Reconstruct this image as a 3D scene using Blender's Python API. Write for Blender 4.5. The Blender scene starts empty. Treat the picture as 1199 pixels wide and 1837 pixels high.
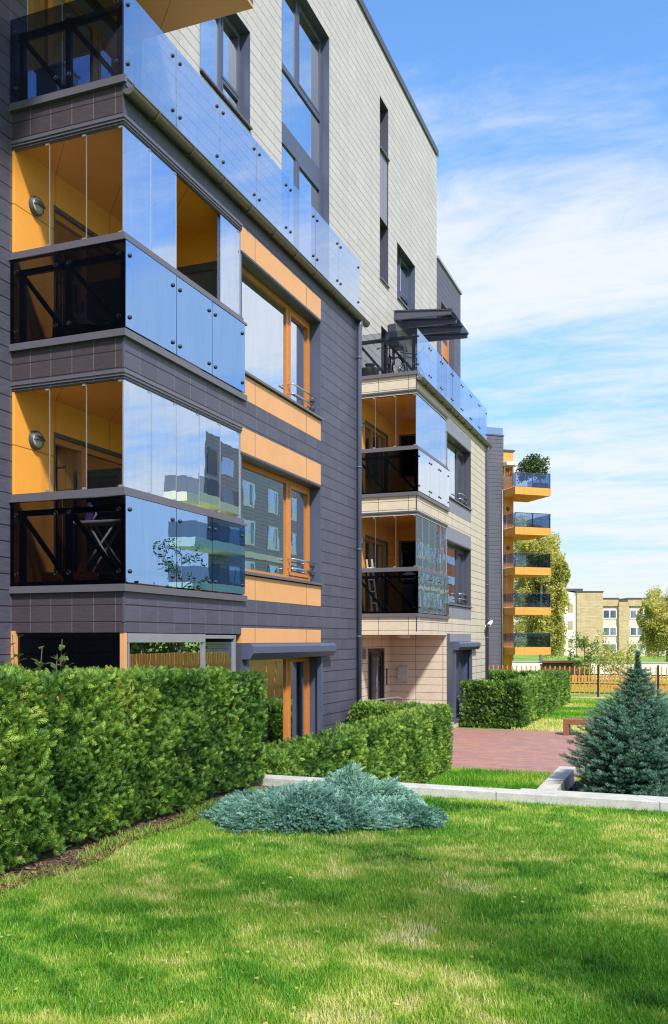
import bpy, math, random
import numpy as np
from mathutils import Vector, Matrix

R = math.radians
random.seed(7)
rng = np.random.default_rng(11)
scn = bpy.context.scene
COL = scn.collection

# ------------------------------------------------------------------ camera
TH = R(21.22)
EYE = 2.55
cam_d = bpy.data.cameras.new('camera')
cam_d.sensor_fit = 'VERTICAL'
cam_d.sensor_height = 36.0
cam_d.sensor_width = 36.0
cam_d.lens = 1620 / 1837 * 36.0
cam_d.shift_y = (1148 - 918.5) / 1837
cam_d.clip_start = 0.05
cam_d.clip_end = 3000
cam = bpy.data.objects.new('camera', cam_d)
COL.objects.link(cam)
cam.location = (0, 0, EYE)
cam.rotation_euler = (R(90), 0, TH)
scn.camera = cam

# ------------------------------------------------------------------ sky, sun, exposure
SUN_TO = Vector((0.46, -0.48, 0.74)).normalized()
sun_el = math.asin(SUN_TO.z)
sun_az = math.atan2(SUN_TO.x, SUN_TO.y)
world = bpy.data.worlds.new('World')
scn.world = world
world.use_nodes = True


def build_sky():
    nt = world.node_tree
    N, L = nt.nodes, nt.links
    N.clear()
    out = N.new('ShaderNodeOutputWorld')
    bg = N.new('ShaderNodeBackground')
    bg.inputs['Strength'].default_value = 0.13
    L.new(bg.outputs[0], out.inputs[0])
    sky = N.new('ShaderNodeTexSky')
    sky.sky_type = 'NISHITA'
    sky.sun_disc = False
    sky.sun_elevation = sun_el
    sky.sun_rotation = sun_az
    sky.altitude = 100
    sky.air_density = 1.0
    sky.dust_density = 0.3
    sky.ozone_density = 2.2
    tc = N.new('ShaderNodeTexCoord')
    sep = N.new('ShaderNodeSeparateXYZ')
    L.new(tc.outputs['Generated'], sep.inputs[0])

    def m(op, a, b=None, clamp=False):
        n = N.new('ShaderNodeMath')
        n.operation = op
        n.use_clamp = clamp
        for i, q in enumerate((a, b)):
            if q is None:
                continue
            if isinstance(q, (int, float)):
                n.inputs[i].default_value = q
            else:
                L.new(q, n.inputs[i])
        return n.outputs[0]
    zc = m('ADD', m('MAXIMUM', sep.outputs['Z'], 0.0), 0.10)
    px, py = m('DIVIDE', sep.outputs['X'], zc), m('DIVIDE', sep.outputs['Y'], zc)
    comb = N.new('ShaderNodeCombineXYZ')
    L.new(px, comb.inputs[0]); L.new(py, comb.inputs[1])

    def noise(rot, scale, loc, nscale, detail, rough, dist):
        mp = N.new('ShaderNodeMapping')
        mp.inputs['Rotation'].default_value = (0, 0, R(rot))
        mp.inputs['Scale'].default_value = scale
        mp.inputs['Location'].default_value = loc
        L.new(comb.outputs[0], mp.inputs[0])
        n = N.new('ShaderNodeTexNoise')
        n.inputs['Scale'].default_value = nscale
        n.inputs['Detail'].default_value = detail
        n.inputs['Roughness'].default_value = rough
        n.inputs['Distortion'].default_value = dist
        L.new(mp.outputs[0], n.inputs['Vector'])
        return n.outputs['Fac']
    n1 = noise(8, (0.55, 1.7, 1), (3.1, 0.4, 0), 1.5, 9, 0.62, 0.5)     # streaks
    n2 = noise(-14, (1.1, 2.0, 1), (0.7, 5.2, 2), 3.4, 8, 0.66, 0.6)  # wisps
    n3 = noise(20, (0.5, 0.6, 1), (9.3, 2.2, 5), 1.0, 3, 0.5, 0.2)      # large cover
    # broad bands of cirrus lying across the view of the street
    ramp = N.new('ShaderNodeValToRGB')
    L.new(m('DIVIDE', py, 6.0), ramp.inputs[0])
    els = ramp.color_ramp.elements
    els[0].position = 0.0; els[0].color = (0.45,) * 3 + (1,)
    els[1].position = 1.0; els[1].color = (0.66,) * 3 + (1,)
    for p, v in ((0.19, 0.30), (0.245, 0.38), (0.285, 0.66), (0.345, 0.80), (0.385, 0.50), (0.47, 0.42), (0.54, 0.70), (0.64, 0.78), (0.80, 0.62)):
        e = els.new(p); e.color = (v,) * 3 + (1,)
    ramp.color_ramp.interpolation = 'EASE'
    s = m('ADD', m('MULTIPLY', n1, 0.66), m('MULTIPLY', n2, 0.46))
    s = m('SUBTRACT', s, 0.095)
    s = m('ADD', s, m('MULTIPLY', n3, 0.25))
    s = m('ADD', s, m('MULTIPLY', m('SUBTRACT', ramp.outputs[0], 0.5), 0.62))
    s = m('ADD', s, m('MULTIPLY', m('DIVIDE', px, 1.4, True), 0.13))
    mr = N.new('ShaderNodeMapRange')
    mr.interpolation_type = 'SMOOTHSTEP'
    mr.inputs['From Min'].default_value = 0.46
    mr.inputs['From Max'].default_value = 0.86
    L.new(s, mr.inputs['Value'])
    cover = m('MULTIPLY', mr.outputs[0], 0.92)
    mix = N.new('ShaderNodeMix')
    mix.data_type = 'RGBA'
    L.new(cover, mix.inputs['Factor'])
    hsv = N.new('ShaderNodeHueSaturation')
    hsv.inputs['Saturation'].default_value = 1.18
    hsv.inputs['Value'].default_value = 1.28
    low = N.new('ShaderNodeMapRange')
    low.interpolation_type = 'SMOOTHSTEP'
    L.new(sep.outputs['Z'], low.inputs['Value'])
    low.inputs['From Min'].default_value = -0.02
    low.inputs['From Max'].default_value = 0.42
    low.inputs['To Min'].default_value = 0.43
    low.inputs['To Max'].default_value = 1.22
    L.new(low.outputs[0], hsv.inputs['Value'])
    L.new(sky.outputs[0], hsv.inputs['Color'])
    L.new(hsv.outputs[0], mix.inputs['A'])
    mix.inputs['B'].default_value = (3.55, 3.65, 3.8, 1)
    L.new(mix.outputs['Result'], bg.inputs['Color'])


build_sky()
sun_d = bpy.data.lights.new('sun', 'SUN')
sun_d.energy = 3.0
sun_d.angle = R(5)
sun_d.color = (1.0, 0.95, 0.87)
sun = bpy.data.objects.new('sun', sun_d)
COL.objects.link(sun)
sun.location = SUN_TO * 60
sun.rotation_euler = SUN_TO.to_track_quat('Z', 'Y').to_euler()

scn.view_settings.view_transform = 'Standard'
scn.view_settings.look = 'None'
scn.view_settings.gamma = 1.0
scn.view_settings.use_curve_mapping = False
scn.view_settings.exposure = 1.03
scn.render.engine = 'CYCLES'
cy = scn.cycles
cy.max_bounces = 14
cy.diffuse_bounces = 4
cy.glossy_bounces = 5
cy.transmission_bounces = 6
cy.transparent_max_bounces = 24
cy.caustics_reflective = False
cy.caustics_refractive = False
cy.sample_clamp_indirect = 3
cy.use_denoising = True
cy.denoiser = 'OPENIMAGEDENOISE'
cy.denoising_prefilter = 'NONE'
cy.denoising_input_passes = 'RGB_ALBEDO_NORMAL'
cy.use_adaptive_sampling = False
cy.pixel_filter_type = 'BLACKMAN_HARRIS'
cy.filter_width = 1.15


# ------------------------------------------------------------------ materials
class G:
    """small node-graph helper"""
    def __init__(s, name):
        s.m = bpy.data.materials.new(name)
        s.m.use_nodes = True
        s.nt = s.m.node_tree
        s.N, s.L = s.nt.nodes, s.nt.links
        s.N.clear()
        s.out = s.N.new('ShaderNodeOutputMaterial')

    def put(s, sock, q):
        if isinstance(q, bpy.types.NodeSocket):
            s.L.new(q, sock)
        elif isinstance(q, (tuple, list)) and len(q) == 3 and sock.type == 'RGBA':
            sock.default_value = (*q, 1)
        else:
            sock.default_value = q

    def node(s, typ, out=0, props=None, **ins):
        n = s.N.new(typ)
        for k, v in (props or {}).items():
            setattr(n, k, v)
        for k, v in ins.items():
            s.put(n.inputs[k], v)
        return n.outputs[out] if out is not None else n

    def math(s, op, a, b=0.0, clamp=False):
        n = s.N.new('ShaderNodeMath')
        n.operation = op
        n.use_clamp = clamp
        s.put(n.inputs[0], a); s.put(n.inputs[1], b)
        return n.outputs[0]

    def mix(s, f, a, b, typ='MIX'):
        n = s.N.new('ShaderNodeMix')
        n.data_type = 'RGBA'
        n.blend_type = typ
        s.put(n.inputs['Factor'], f); s.put(n.inputs['A'], a); s.put(n.inputs['B'], b)
        return n.outputs['Result']

    def noise(s, vec, scale, detail=4, rough=0.55, dist=0.0):
        n = s.N.new('ShaderNodeTexNoise')
        if vec is not None:
            s.L.new(vec, n.inputs['Vector'])
        n.inputs['Scale'].default_value = scale
        n.inputs['Detail'].default_value = detail
        n.inputs['Roughness'].default_value = rough
        n.inputs['Distortion'].default_value = dist
        return n.outputs['Fac']

    def ramp(s, f, stops):
        n = s.N.new('ShaderNodeValToRGB')
        s.L.new(f, n.inputs[0])
        e = n.color_ramp.elements
        e[0].position, e[0].color = stops[0][0], (*stops[0][1], 1)
        e[1].position, e[1].color = stops[-1][0], (*stops[-1][1], 1)
        for p, c in stops[1:-1]:
            q = e.new(p); q.color = (*c, 1)
        return n.outputs[0]

    def rng(s, v, a, b, c, d):
        n = s.N.new('ShaderNodeMapRange')
        s.put(n.inputs['Value'], v)
        for k, q in zip(('From Min', 'From Max', 'To Min', 'To Max'), (a, b, c, d)):
            n.inputs[k].default_value = q
        return n.outputs[0]

    def pos(s):
        return s.N.new('ShaderNodeNewGeometry').outputs['Position']

    def obj(s):
        return s.N.new('ShaderNodeTexCoord').outputs['Object']

    def scaled(s, vec, sc, rot=(0, 0, 0)):
        n = s.N.new('ShaderNodeMapping')
        s.L.new(vec, n.inputs[0])
        n.inputs['Scale'].default_value = sc
        n.inputs['Rotation'].default_value = rot
        return n.outputs[0]

    def bump(s, h, strength=0.3, dist=0.01):
        n = s.N.new('ShaderNodeBump')
        n.inputs['Strength'].default_value = strength
        n.inputs['Distance'].default_value = dist
        s.L.new(h, n.inputs['Height'])
        return n.outputs[0]

    def bsdf(s, color, rough=0.6, normal=None, metal=0.0, spec=0.5, **kw):
        n = s.N.new('ShaderNodeBsdfPrincipled')
        s.put(n.inputs['Base Color'], color)
        s.put(n.inputs['Roughness'], rough)
        s.put(n.inputs['Metallic'], metal)
        s.put(n.inputs['Specular IOR Level'], spec)
        if normal is not None:
            s.L.new(normal, n.inputs['Normal'])
        for k, v in kw.items():
            s.put(n.inputs[k], v)
        s.L.new(n.outputs[0], s.out.inputs[0])
        return s.m


def plain(name, color, rough=0.5, metal=0.0, var=0.12, scale=6.0, spec=0.5, bump=0.0):
    g = G(name)
    p = g.pos()
    n = g.noise(p, scale, 5)
    c = g.mix(n, tuple(q * (1 - var) for q in color), tuple(min(1, q * (1 + var)) for q in color))
    nm = g.bump(g.noise(p, scale * 14, 3), bump, 0.004) if bump else None
    return g.bsdf(c, rough, nm, metal, spec)


def tile_material(name, ca, cb, joint_h, joint_v, h=0.2, w=0.4, z0=0.0, u0=0.0, rough=0.45, spec=0.5, jh=0.035, stagger=0.0):
    """ceramic facade tiles hung in courses: open horizontal joints, thin upright joints"""
    g = G(name)
    p = g.pos()
    sp = g.node('ShaderNodeSeparateXYZ', None, Vector=p)
    u = g.math('ADD', g.math('ADD', sp.outputs['X'], sp.outputs['Y']), 200.0 + u0)
    v = g.math('DIVIDE', g.math('ADD', sp.outputs['Z'], 20.0 - z0), h)
    fv = g.math('FRACT', v)
    iv = g.math('FLOOR', v)
    uu = g.math('ADD', g.math('DIVIDE', u, w), g.math('MULTIPLY', iv, stagger))
    fu = g.math('FRACT', uu)
    iu = g.math('FLOOR', uu)
    mh = g.math('LESS_THAN', fv, jh)
    mv = g.math('LESS_THAN', fu, 0.020)
    idv = g.node('ShaderNodeCombineXYZ', 0, X=iu, Y=iv)
    wn = g.node('ShaderNodeTexWhiteNoise', 0, {'noise_dimensions': '2D'}, Vector=idv)
    base = g.mix(wn, ca, cb)
    grain = g.noise(g.scaled(p, (1, 1, 6)), 9, 6, 0.65)
    base = g.mix(0.55, base, g.mix(g.rng(grain, 0.3, 0.7, 0, 1), tuple(q * 0.86 for q in ca), tuple(min(1, q * 1.12) for q in cb)))
    streak = g.noise(g.scaled(p, (2.2, 2.2, 0.22)), 1.6, 4)
    base = g.mix(g.rng(streak, 0.45, 0.8, 0, 0.22), base, tuple(q * 0.72 for q in ca))
    c = g.mix(g.math('MULTIPLY', mv, 0.85), base, joint_v)
    c = g.mix(mh, c, joint_h)
    hgt = g.math('SUBTRACT', 1.0, g.math('MAXIMUM', mh, g.math('MULTIPLY', mv, 0.4)))
    hgt = g.math('ADD', hgt, g.math('MULTIPLY', wn, 0.10))
    hgt = g.math('ADD', hgt, g.math('MULTIPLY', grain, 0.15))
    return g.bsdf(c, g.rng(grain, 0.3, 0.7, rough - 0.06, rough + 0.12), g.bump(hgt, 0.5, 0.012), 0, spec)


def panel_material(name, ca, cb, rough=0.5, joint=None, w=1.2, u0=0.0, zj=None):
    """lacquered wood fibre panels: fine upright grain, screw heads, butt joints"""
    g = G(name)
    p = g.pos()
    sp = g.node('ShaderNodeSeparateXYZ', None, Vector=p)
    u = g.math('ADD', g.math('ADD', sp.outputs['X'], sp.outputs['Y']), 300.0 + u0)
    fu = g.math('FRACT', g.math('DIVIDE', u, w))
    grain = g.noise(g.scaled(p, (26, 26, 2.2)), 3, 5, 0.6)
    broad = g.noise(p, 1.3, 4)
    spk = g.noise(p, 60, 3, 0.7)
    c = g.mix(g.rng(grain, 0.3, 0.7, 0, 1), ca, cb)
    c = g.mix(g.rng(broad, 0.35, 0.75, 0, 0.35), c, tuple(q * 0.8 for q in ca))
    c = g.mix(g.rng(spk, 0.5, 0.85, 0, 0.3), c, tuple(q * 0.7 for q in ca))
    mv = g.math('LESS_THAN', fu, 0.008)
    if zj is not None:
        fz = g.math('FRACT', g.math('DIVIDE', g.math('ADD', sp.outputs['Z'], 30.0 - zj), 3.0))
        mv = g.math('MAXIMUM', mv, g.math('LESS_THAN', fz, 0.004))
    c = g.mix(g.math('MULTIPLY', mv, 0.85), c, joint or tuple(q * 0.15 for q in ca))
    return g.bsdf(c, rough, g.bump(grain, 0.12, 0.004), 0, 0.4)


def glass_material(name, tint, refl, lo, hi, f0=0.2, f1=0.52, wave=0.0, wscale=1.5, keep=0.75):
    """coated glazing: tinted see-through face on, mirror-like at a slant"""
    g = G(name)
    nm = None
    p = g.pos()
    if wave:
        nm = g.bump(g.noise(g.scaled(p, (1.4, 1.4, 0.8)), wscale, 2, 0.5), wave, 0.02)
    lw = g.node('ShaderNodeLayerWeight', None, Blend=0.5)
    fac = g.rng(lw.outputs['Facing'], f0, f1, lo, hi)
    streak = g.noise(g.scaled(p, (7, 7, 0.9)), 2, 5, 0.65)
    fac = g.math('MULTIPLY', fac, g.rng(streak, 0.35, 0.75, 1.0, 0.90), True)
    back = g.N.new('ShaderNodeNewGeometry').outputs['Backfacing']
    fac = g.math('MULTIPLY', fac, g.math('SUBTRACT', 1.0, back))
    half = tuple(q ** 0.5 for q in tint)
    tcol = g.mix(g.math('MULTIPLY', fac, keep), half, (0, 0, 0))
    tr = g.node('ShaderNodeBsdfTransparent', 0, Color=tcol)
    gcol = g.mix(fac, (0, 0, 0), refl)
    gl = g.node('ShaderNodeBsdfGlossy', None, Color=gcol, Roughness=0.0)
    if nm is not None:
        g.L.new(nm, gl.inputs['Normal'])
    ad = g.N.new('ShaderNodeAddShader')
    g.L.new(tr, ad.inputs[0]); g.L.new(gl.outputs[0], ad.inputs[1])
    g.L.new(ad.outputs[0], g.out.inputs[0])
    return g.m


def leaf_material(name, stops, rough=0.5, trans=0.35, nscale=1.2, spec=0.35):
    """leaf colour from a per-leaf 'tint' value plus patches; some light comes through"""
    g = G(name)
    at = g.node('ShaderNodeAttribute', 2, {'attribute_name': 'tint'})
    patch = g.noise(g.pos(), nscale, 3)
    f = g.math('ADD', g.math('MULTIPLY', at, 0.8), g.rng(patch, 0.3, 0.7, -0.1, 0.3), True)
    c = g.ramp(f, stops)
    b = g.N.new('ShaderNodeBsdfPrincipled')
    g.put(b.inputs['Base Color'], c); b.inputs['Roughness'].default_value = rough
    b.inputs['Specular IOR Level'].default_value = spec
    t = g.node('ShaderNodeBsdfTranslucent', 0, Color=c)
    mx = g.N.new('ShaderNodeMixShader')
    mx.inputs[0].default_value = trans
    g.L.new(b.outputs[0], mx.inputs[1]); g.L.new(t, mx.inputs[2])
    g.L.new(mx.outputs[0], g.out.inputs[0])
    return g.m


M = {}
M['dark_tile'] = tile_material('dark_tile', (0.057, 0.055, 0.085), (0.094, 0.090, 0.132), (0.014, 0.012, 0.016), (0.19, 0.175, 0.20), h=0.2, w=0.4, z0=0.16, jh=0.075)
M['shaded_tile'] = tile_material('shaded_tile', (0.050, 0.038, 0.046), (0.066, 0.051, 0.060), (0.014, 0.012, 0.016), (0.22, 0.20, 0.22), h=0.2, w=0.31, z0=0.16, jh=0.07)  # the dark tile on side faces, their shade put into the colour
M['beige_tile'] = tile_material('beige_tile', (0.44, 0.405, 0.388), (0.55, 0.51, 0.487), (0.15, 0.13, 0.12), (0.40, 0.37, 0.33), h=0.214, w=0.62, z0=0.10, rough=0.55, jh=0.065)
M['cream_tile'] = tile_material('cream_tile', (0.52, 0.445, 0.345), (0.60, 0.52, 0.41), (0.10, 0.085, 0.07), (0.10, 0.085, 0.07), h=0.214, w=0.78, z0=0.10, u0=0.16, rough=0.55, jh=0.06)
M['slate'] = plain('slate_metal', (0.070, 0.072, 0.100), 0.42, 0.0, 0.1, 3)
M['slate_blue'] = plain('slate_blue_metal', (0.075, 0.090, 0.150), 0.40, 0.0, 0.1, 3)
M['strip'] = plain('grey_aluminium', (0.145, 0.135, 0.165), 0.36, 0.3, 0.1, 4)
M['alu'] = plain('pale_aluminium', (0.42, 0.43, 0.47), 0.35, 0.6, 0.1, 5)
M['zinc'] = plain('aged_zinc', (0.16, 0.145, 0.13), 0.4, 0.5, 0.2, 5)
M['black_steel'] = plain('black_steel', (0.022, 0.023, 0.030), 0.38, 0.0, 0.15, 5)
M['steel'] = plain('stainless_steel', (0.62, 0.62, 0.64), 0.25, 0.9, 0.05, 8)
M['spandrel_grey'] = panel_material('grey_panel', (0.20, 0.20, 0.25), (0.25, 0.25, 0.30), 0.45, w=1.45)
M['orange_panel'] = panel_material('orange_panel', (0.66, 0.315, 0.12), (0.74, 0.39, 0.18), 0.45, w=2.02, u0=0.7)
M['orange_room'] = panel_material('orange_room_panel', (0.90, 0.36, 0.045), (0.95, 0.42, 0.07), 0.5, w=1.2, u0=0.35, zj=7.97)
M['orange_render'] = panel_material('orange_render', (0.70, 0.28, 0.05), (0.78, 0.33, 0.07), 0.6, w=3.0)
M['wood_frame'] = plain('orange_wood_frame', (0.55, 0.20, 0.045), 0.4, 0, 0.2, 9)
M['room'] = plain('dim_room', (0.10, 0.095, 0.09), 0.8)
M['curtain'] = plain('pale_curtain', (0.62, 0.57, 0.48), 0.9)
M['curtain_green'] = plain('green_curtain', (0.30, 0.42, 0.36), 0.9)
M['deck'] = plain('balcony_deck', (0.42, 0.34, 0.26), 0.7)
M['white_paint'] = plain('white_paint', (0.78, 0.78, 0.77), 0.4)
M['light_grey'] = plain('light_grey_metal', (0.45, 0.44, 0.42), 0.5)
M['black_plastic'] = plain('black_plastic', (0.02, 0.02, 0.022), 0.5)
M['pot_grey'] = plain('grey_pot', (0.16, 0.16, 0.17), 0.7)
M['clear_glass'] = glass_material('clear_glass', (0.98, 0.98, 0.97), (0.90, 0.94, 1.0), 0.012, 0.10, 0.2, 0.6)
M['mirror_glass'] = glass_material('mirror_glass', (0.80, 0.86, 0.90), (0.71, 0.79, 0.91), 0.03, 0.90, 0.15, 0.45, 0.035, 1.5, 0.97)
M['tinted_glass'] = glass_material('tinted_glass', (0.105, 0.11, 0.135), (0.50, 0.70, 1.0), 0.012, 0.08, 0.2, 0.6)
M['blue_glass'] = glass_material('blue_tinted_glass', (0.17, 0.19, 0.23), (0.29, 0.49, 0.82), 0.03, 0.95, 0.15, 0.45, 0.04, 1.5, 0.97)
M['terrace_glass'] = glass_material('terrace_glass', (0.13, 0.17, 0.29), (0.72, 0.82, 1.0), 0.02, 0.2, 0.22, 0.6)
M['pale_glass'] = glass_material('pale_glass', (0.50, 0.58, 0.74), (0.62, 0.68, 0.78), 0.03, 0.85, 0.15, 0.55, 0.04, 1.5, 0.80)
M['smoke_glass'] = glass_material('smoke_glass', (0.50, 0.54, 0.56), (0.8, 0.88, 1.0), 0.02, 0.2, 0.2, 0.6)
M['window_glass'] = glass_material('window_glass', (0.55, 0.60, 0.62), (0.84, 0.90, 0.97), 0.10, 0.90, 0.18, 0.48, 0.035, 1.5, 0.9)
M['wavy_glass'] = glass_material('wavy_glass', (0.35, 0.40, 0.48), (0.88, 0.93, 1.0), 0.06, 0.90, 0.22, 0.50, 0.10, 2.2, 0.95)
M['dark_glass'] = glass_material('dark_glass', (0.05, 0.055, 0.07), (0.6, 0.7, 0.9), 0.035, 0.6, 0.22, 0.6)
M['far_glass'] = glass_material('far_glass', (0.42, 0.50, 0.60), (0.55, 0.72, 1.0), 0.28, 0.60, 0.1, 0.6)
M['opp_glass'] = glass_material('opposite_glass', (0.30, 0.32, 0.34), (0.5, 0.6, 0.75), 0.05, 0.12, 0.1, 0.6)
M['concrete'] = None
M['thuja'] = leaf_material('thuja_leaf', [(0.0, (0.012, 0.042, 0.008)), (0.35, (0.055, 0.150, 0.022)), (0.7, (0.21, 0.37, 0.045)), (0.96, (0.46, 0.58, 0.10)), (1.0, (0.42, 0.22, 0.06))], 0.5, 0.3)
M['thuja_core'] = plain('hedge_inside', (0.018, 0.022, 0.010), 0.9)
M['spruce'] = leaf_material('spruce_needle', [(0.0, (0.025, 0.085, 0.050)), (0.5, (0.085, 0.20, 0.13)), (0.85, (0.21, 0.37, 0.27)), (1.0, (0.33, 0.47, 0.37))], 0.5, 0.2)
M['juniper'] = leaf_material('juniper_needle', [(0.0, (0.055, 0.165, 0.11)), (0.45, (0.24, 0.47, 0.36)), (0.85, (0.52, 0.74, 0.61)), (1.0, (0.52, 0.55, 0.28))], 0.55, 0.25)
M['grass'] = leaf_material('grass_blade', [(0.0, (0.028, 0.15, 0.008)), (0.35, (0.15, 0.40, 0.022)), (0.6, (0.46, 0.58, 0.08)), (0.82, (0.76, 0.70, 0.25)), (1.0, (0.92, 0.80, 0.44))], 0.45, 0.4, 0.6)
M['birch_leaf'] = leaf_material('birch_leaf', [(0.0, (0.30, 0.34, 0.07)), (0.5, (0.60, 0.58, 0.15)), (1.0, (0.85, 0.74, 0.28))], 0.5, 0.5, 0.3)
M['tree_leaf'] = leaf_material('tree_leaf', [(0.0, (0.035, 0.065, 0.015)), (0.5, (0.075, 0.13, 0.025)), (1.0, (0.17, 0.22, 0.05))], 0.5, 0.35, 0.3)
M['fresh_leaf'] = leaf_material('fresh_leaf', [(0.0, (0.10, 0.18, 0.03)), (0.5, (0.22, 0.33, 0.06)), (1.0, (0.40, 0.46, 0.12))], 0.4, 0.4, 0.5)
M['bark'] = plain('bark', (0.09, 0.065, 0.045), 0.9, 0, 0.3, 12, bump=0.4)
M['birch_bark'] = plain('birch_bark', (0.50, 0.47, 0.42), 0.8, 0, 0.35, 6)
M['bench_wood'] = plain('bench_wood', (0.24, 0.095, 0.050), 0.55, 0, 0.25, 10)
M['fence_wood'] = plain('orange_fence_bar', (0.56, 0.26, 0.075), 0.55, 0, 0.25, 8)
M['picket'] = plain('yellow_picket', (0.60, 0.30, 0.06), 0.6, 0, 0.25, 8)


def concrete_material():
    g = G('rough_concrete')
    p = g.pos()
    n = g.noise(p, 5, 6, 0.6)
    sp = g.noise(p, 70, 4, 0.7)
    c = g.ramp(n, [(0.25, (0.40, 0.38, 0.35)), (0.55, (0.54, 0.52, 0.48)), (0.8, (0.60, 0.57, 0.52))])
    c = g.mix(g.rng(sp, 0.52, 0.75, 0, 0.75), c, (0.22, 0.20, 0.18))
    sp2 = g.node('ShaderNodeSeparateXYZ', None, Vector=p)
    fx = g.math('FRACT', g.math('ADD', g.math('DIVIDE', g.math('ADD', sp2.outputs['X'], sp2.outputs['Y']), 1.5), 40.3))
    c = g.mix(g.math('MULTIPLY', g.math('LESS_THAN', fx, 0.006), 0.8), c, (0.06, 0.06, 0.055))
    return g.bsdf(c, 0.85, g.bump(g.math('ADD', sp, n), 0.5, 0.006))


M['concrete'] = concrete_material()
def shaded_concrete():
    g = G('concrete_in_shade')
    p = g.pos()
    n = g.noise(p, 5, 6, 0.6)
    sp = g.noise(p, 60, 4, 0.7)
    c = g.ramp(n, [(0.25, (0.15, 0.15, 0.165)), (0.75, (0.21, 0.21, 0.23))])
    c = g.mix(g.rng(sp, 0.5, 0.75, 0, 0.5), c, (0.10, 0.10, 0.11))
    return g.bsdf(c, 0.85, g.bump(sp, 0.4, 0.005))


M['shaded_concrete'] = shaded_concrete()  # kerb concrete with the shade of its front face put into the colour


def soil_grass(name, dry=0.5, scale=0.7):
    """short turf seen from above: green and straw patches over soil"""
    g = G(name)
    p = g.pos()
    a = g.noise(p, scale, 5, 0.6, 0.3)
    b = g.noise(g.scaled(p, (1, 1, 1)), 38, 4, 0.75)
    f = g.math('ADD', g.math('MULTIPLY', a, 0.8), g.math('MULTIPLY', b, 0.35))
    c = g.ramp(f, [(0.30, (0.045, 0.15, 0.012)), (0.50, (0.11, 0.25, 0.025)), (0.50 + 0.22 * (1.2 - dry), (0.28, 0.36, 0.06)), (0.90, (0.52, 0.46, 0.18))])
    return g.bsdf(c, 0.9, g.bump(b, 0.8, 0.03), 0, 0.2)


M['turf'] = soil_grass('turf', 0.6, 0.9)
M['field'] = soil_grass('field', 0.6, 0.35)


def paving_material():
    """clay pavers laid on edge in stretcher bond along the facade"""
    g = G('clay_pavers')
    p = g.pos()
    v = g.scaled(p, (1, 1, 1), (0, 0, R(0)))
    br = g.N.new('ShaderNodeTexBrick')
    g.L.new(v, br.inputs['Vector'])
    br.inputs['Color1'].default_value = (0.47, 0.205, 0.135, 1)
    br.inputs['Color2'].default_value = (0.30, 0.145, 0.12, 1)
    br.inputs['Mortar'].default_value = (0.25, 0.17, 0.125, 1)
    br.inputs['Scale'].default_value = 1.0
    br.inputs['Brick Width'].default_value = 0.24
    br.inputs['Row Height'].default_value = 0.085
    br.inputs['Mortar Size'].default_value = 0.006
    br.inputs['Bias'].default_value = -0.1
    n = g.noise(g.scaled(p, (0.6, 2.0, 1)), 1.5, 6, 0.65)
    c = g.mix(g.rng(n, 0.38, 0.62, 0, 0.85), br.outputs['Color'], (0.24, 0.14, 0.15))
    n3 = g.noise(g.scaled(p, (0.9, 9.0, 1)), 2.0, 4, 0.7)
    c = g.mix(g.rng(n3, 0.5, 0.7, 0, 0.6), c, (0.55, 0.31, 0.20))
    n2 = g.noise(p, 3.5, 5, 0.7)
    c = g.mix(g.rng(n2, 0.5, 0.8, 0, 0.5), c, (0.60, 0.33, 0.21))
    return g.bsdf(c, g.rng(n, 0.3, 0.7, 0.5, 0.75), g.bump(br.outputs['Fac'], -0.4, 0.006), 0, 0.45)


M['paving'] = paving_material()


def brick_beige():
    g = G('beige_brick')
    p = g.pos()
    sp = g.node('ShaderNodeSeparateXYZ', None, Vector=p)
    u = g.math('ADD', sp.outputs['X'], g.math('MULTIPLY', sp.outputs['Y'], 0.5))
    vec = g.node('ShaderNodeCombineXYZ', 0, X=u, Y=sp.outputs['Z'])
    br = g.N.new('ShaderNodeTexBrick')
    g.L.new(vec, br.inputs['Vector'])
    br.inputs['Color1'].default_value = (0.58, 0.46, 0.27, 1)
    br.inputs['Color2'].default_value = (0.45, 0.34, 0.18, 1)
    br.inputs['Mortar'].default_value = (0.36, 0.29, 0.18, 1)
    br.inputs['Scale'].default_value = 1.0
    br.inputs['Brick Width'].default_value = 0.9
    br.inputs['Row Height'].default_value = 0.24
    br.inputs['Mortar Size'].default_value = 0.02
    n = g.noise(p, 1.2, 5, 0.7)
    c = g.mix(g.rng(n, 0.4, 0.75, 0, 0.4), br.outputs['Color'], (0.40, 0.29, 0.15))
    return g.bsdf(c, 0.85, g.bump(br.outputs['Fac'], -0.3, 0.02))


M['beige_brick'] = brick_beige()
M['far_render'] = plain('pale_render', (0.62, 0.56, 0.47), 0.85, 0, 0.08, 1)
M['far_white'] = plain('white_render', (0.88, 0.80, 0.68), 0.8, 0, 0.05, 1)
M['far_tile'] = tile_material('far_dark_tile', (0.085, 0.080, 0.110), (0.11, 0.104, 0.140), (0.03, 0.028, 0.035), (0.09, 0.085, 0.11), h=0.3, w=1.2, jh=0.14)
M['opp_tile'] = tile_material('opposite_tile', (0.27, 0.25, 0.28), (0.34, 0.31, 0.34), (0.10, 0.09, 0.10), (0.24, 0.22, 0.25), h=0.3, w=0.8, jh=0.1)
M['cream_render'] = plain('cream_render', (0.88, 0.80, 0.62), 0.8, 0, 0.06, 1)
M['red_render'] = plain('red_render', (0.62, 0.12, 0.05), 0.7, 0, 0.08, 1)
M['brown_roof'] = plain('brown_roof', (0.13, 0.05, 0.035), 0.7)
M['mulch'] = leaf_material('bark_chips', [(0.0, (0.035, 0.014, 0.014)), (0.5, (0.095, 0.036, 0.032)), (1.0, (0.20, 0.10, 0.08))], 0.8, 0.0, 2)
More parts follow.
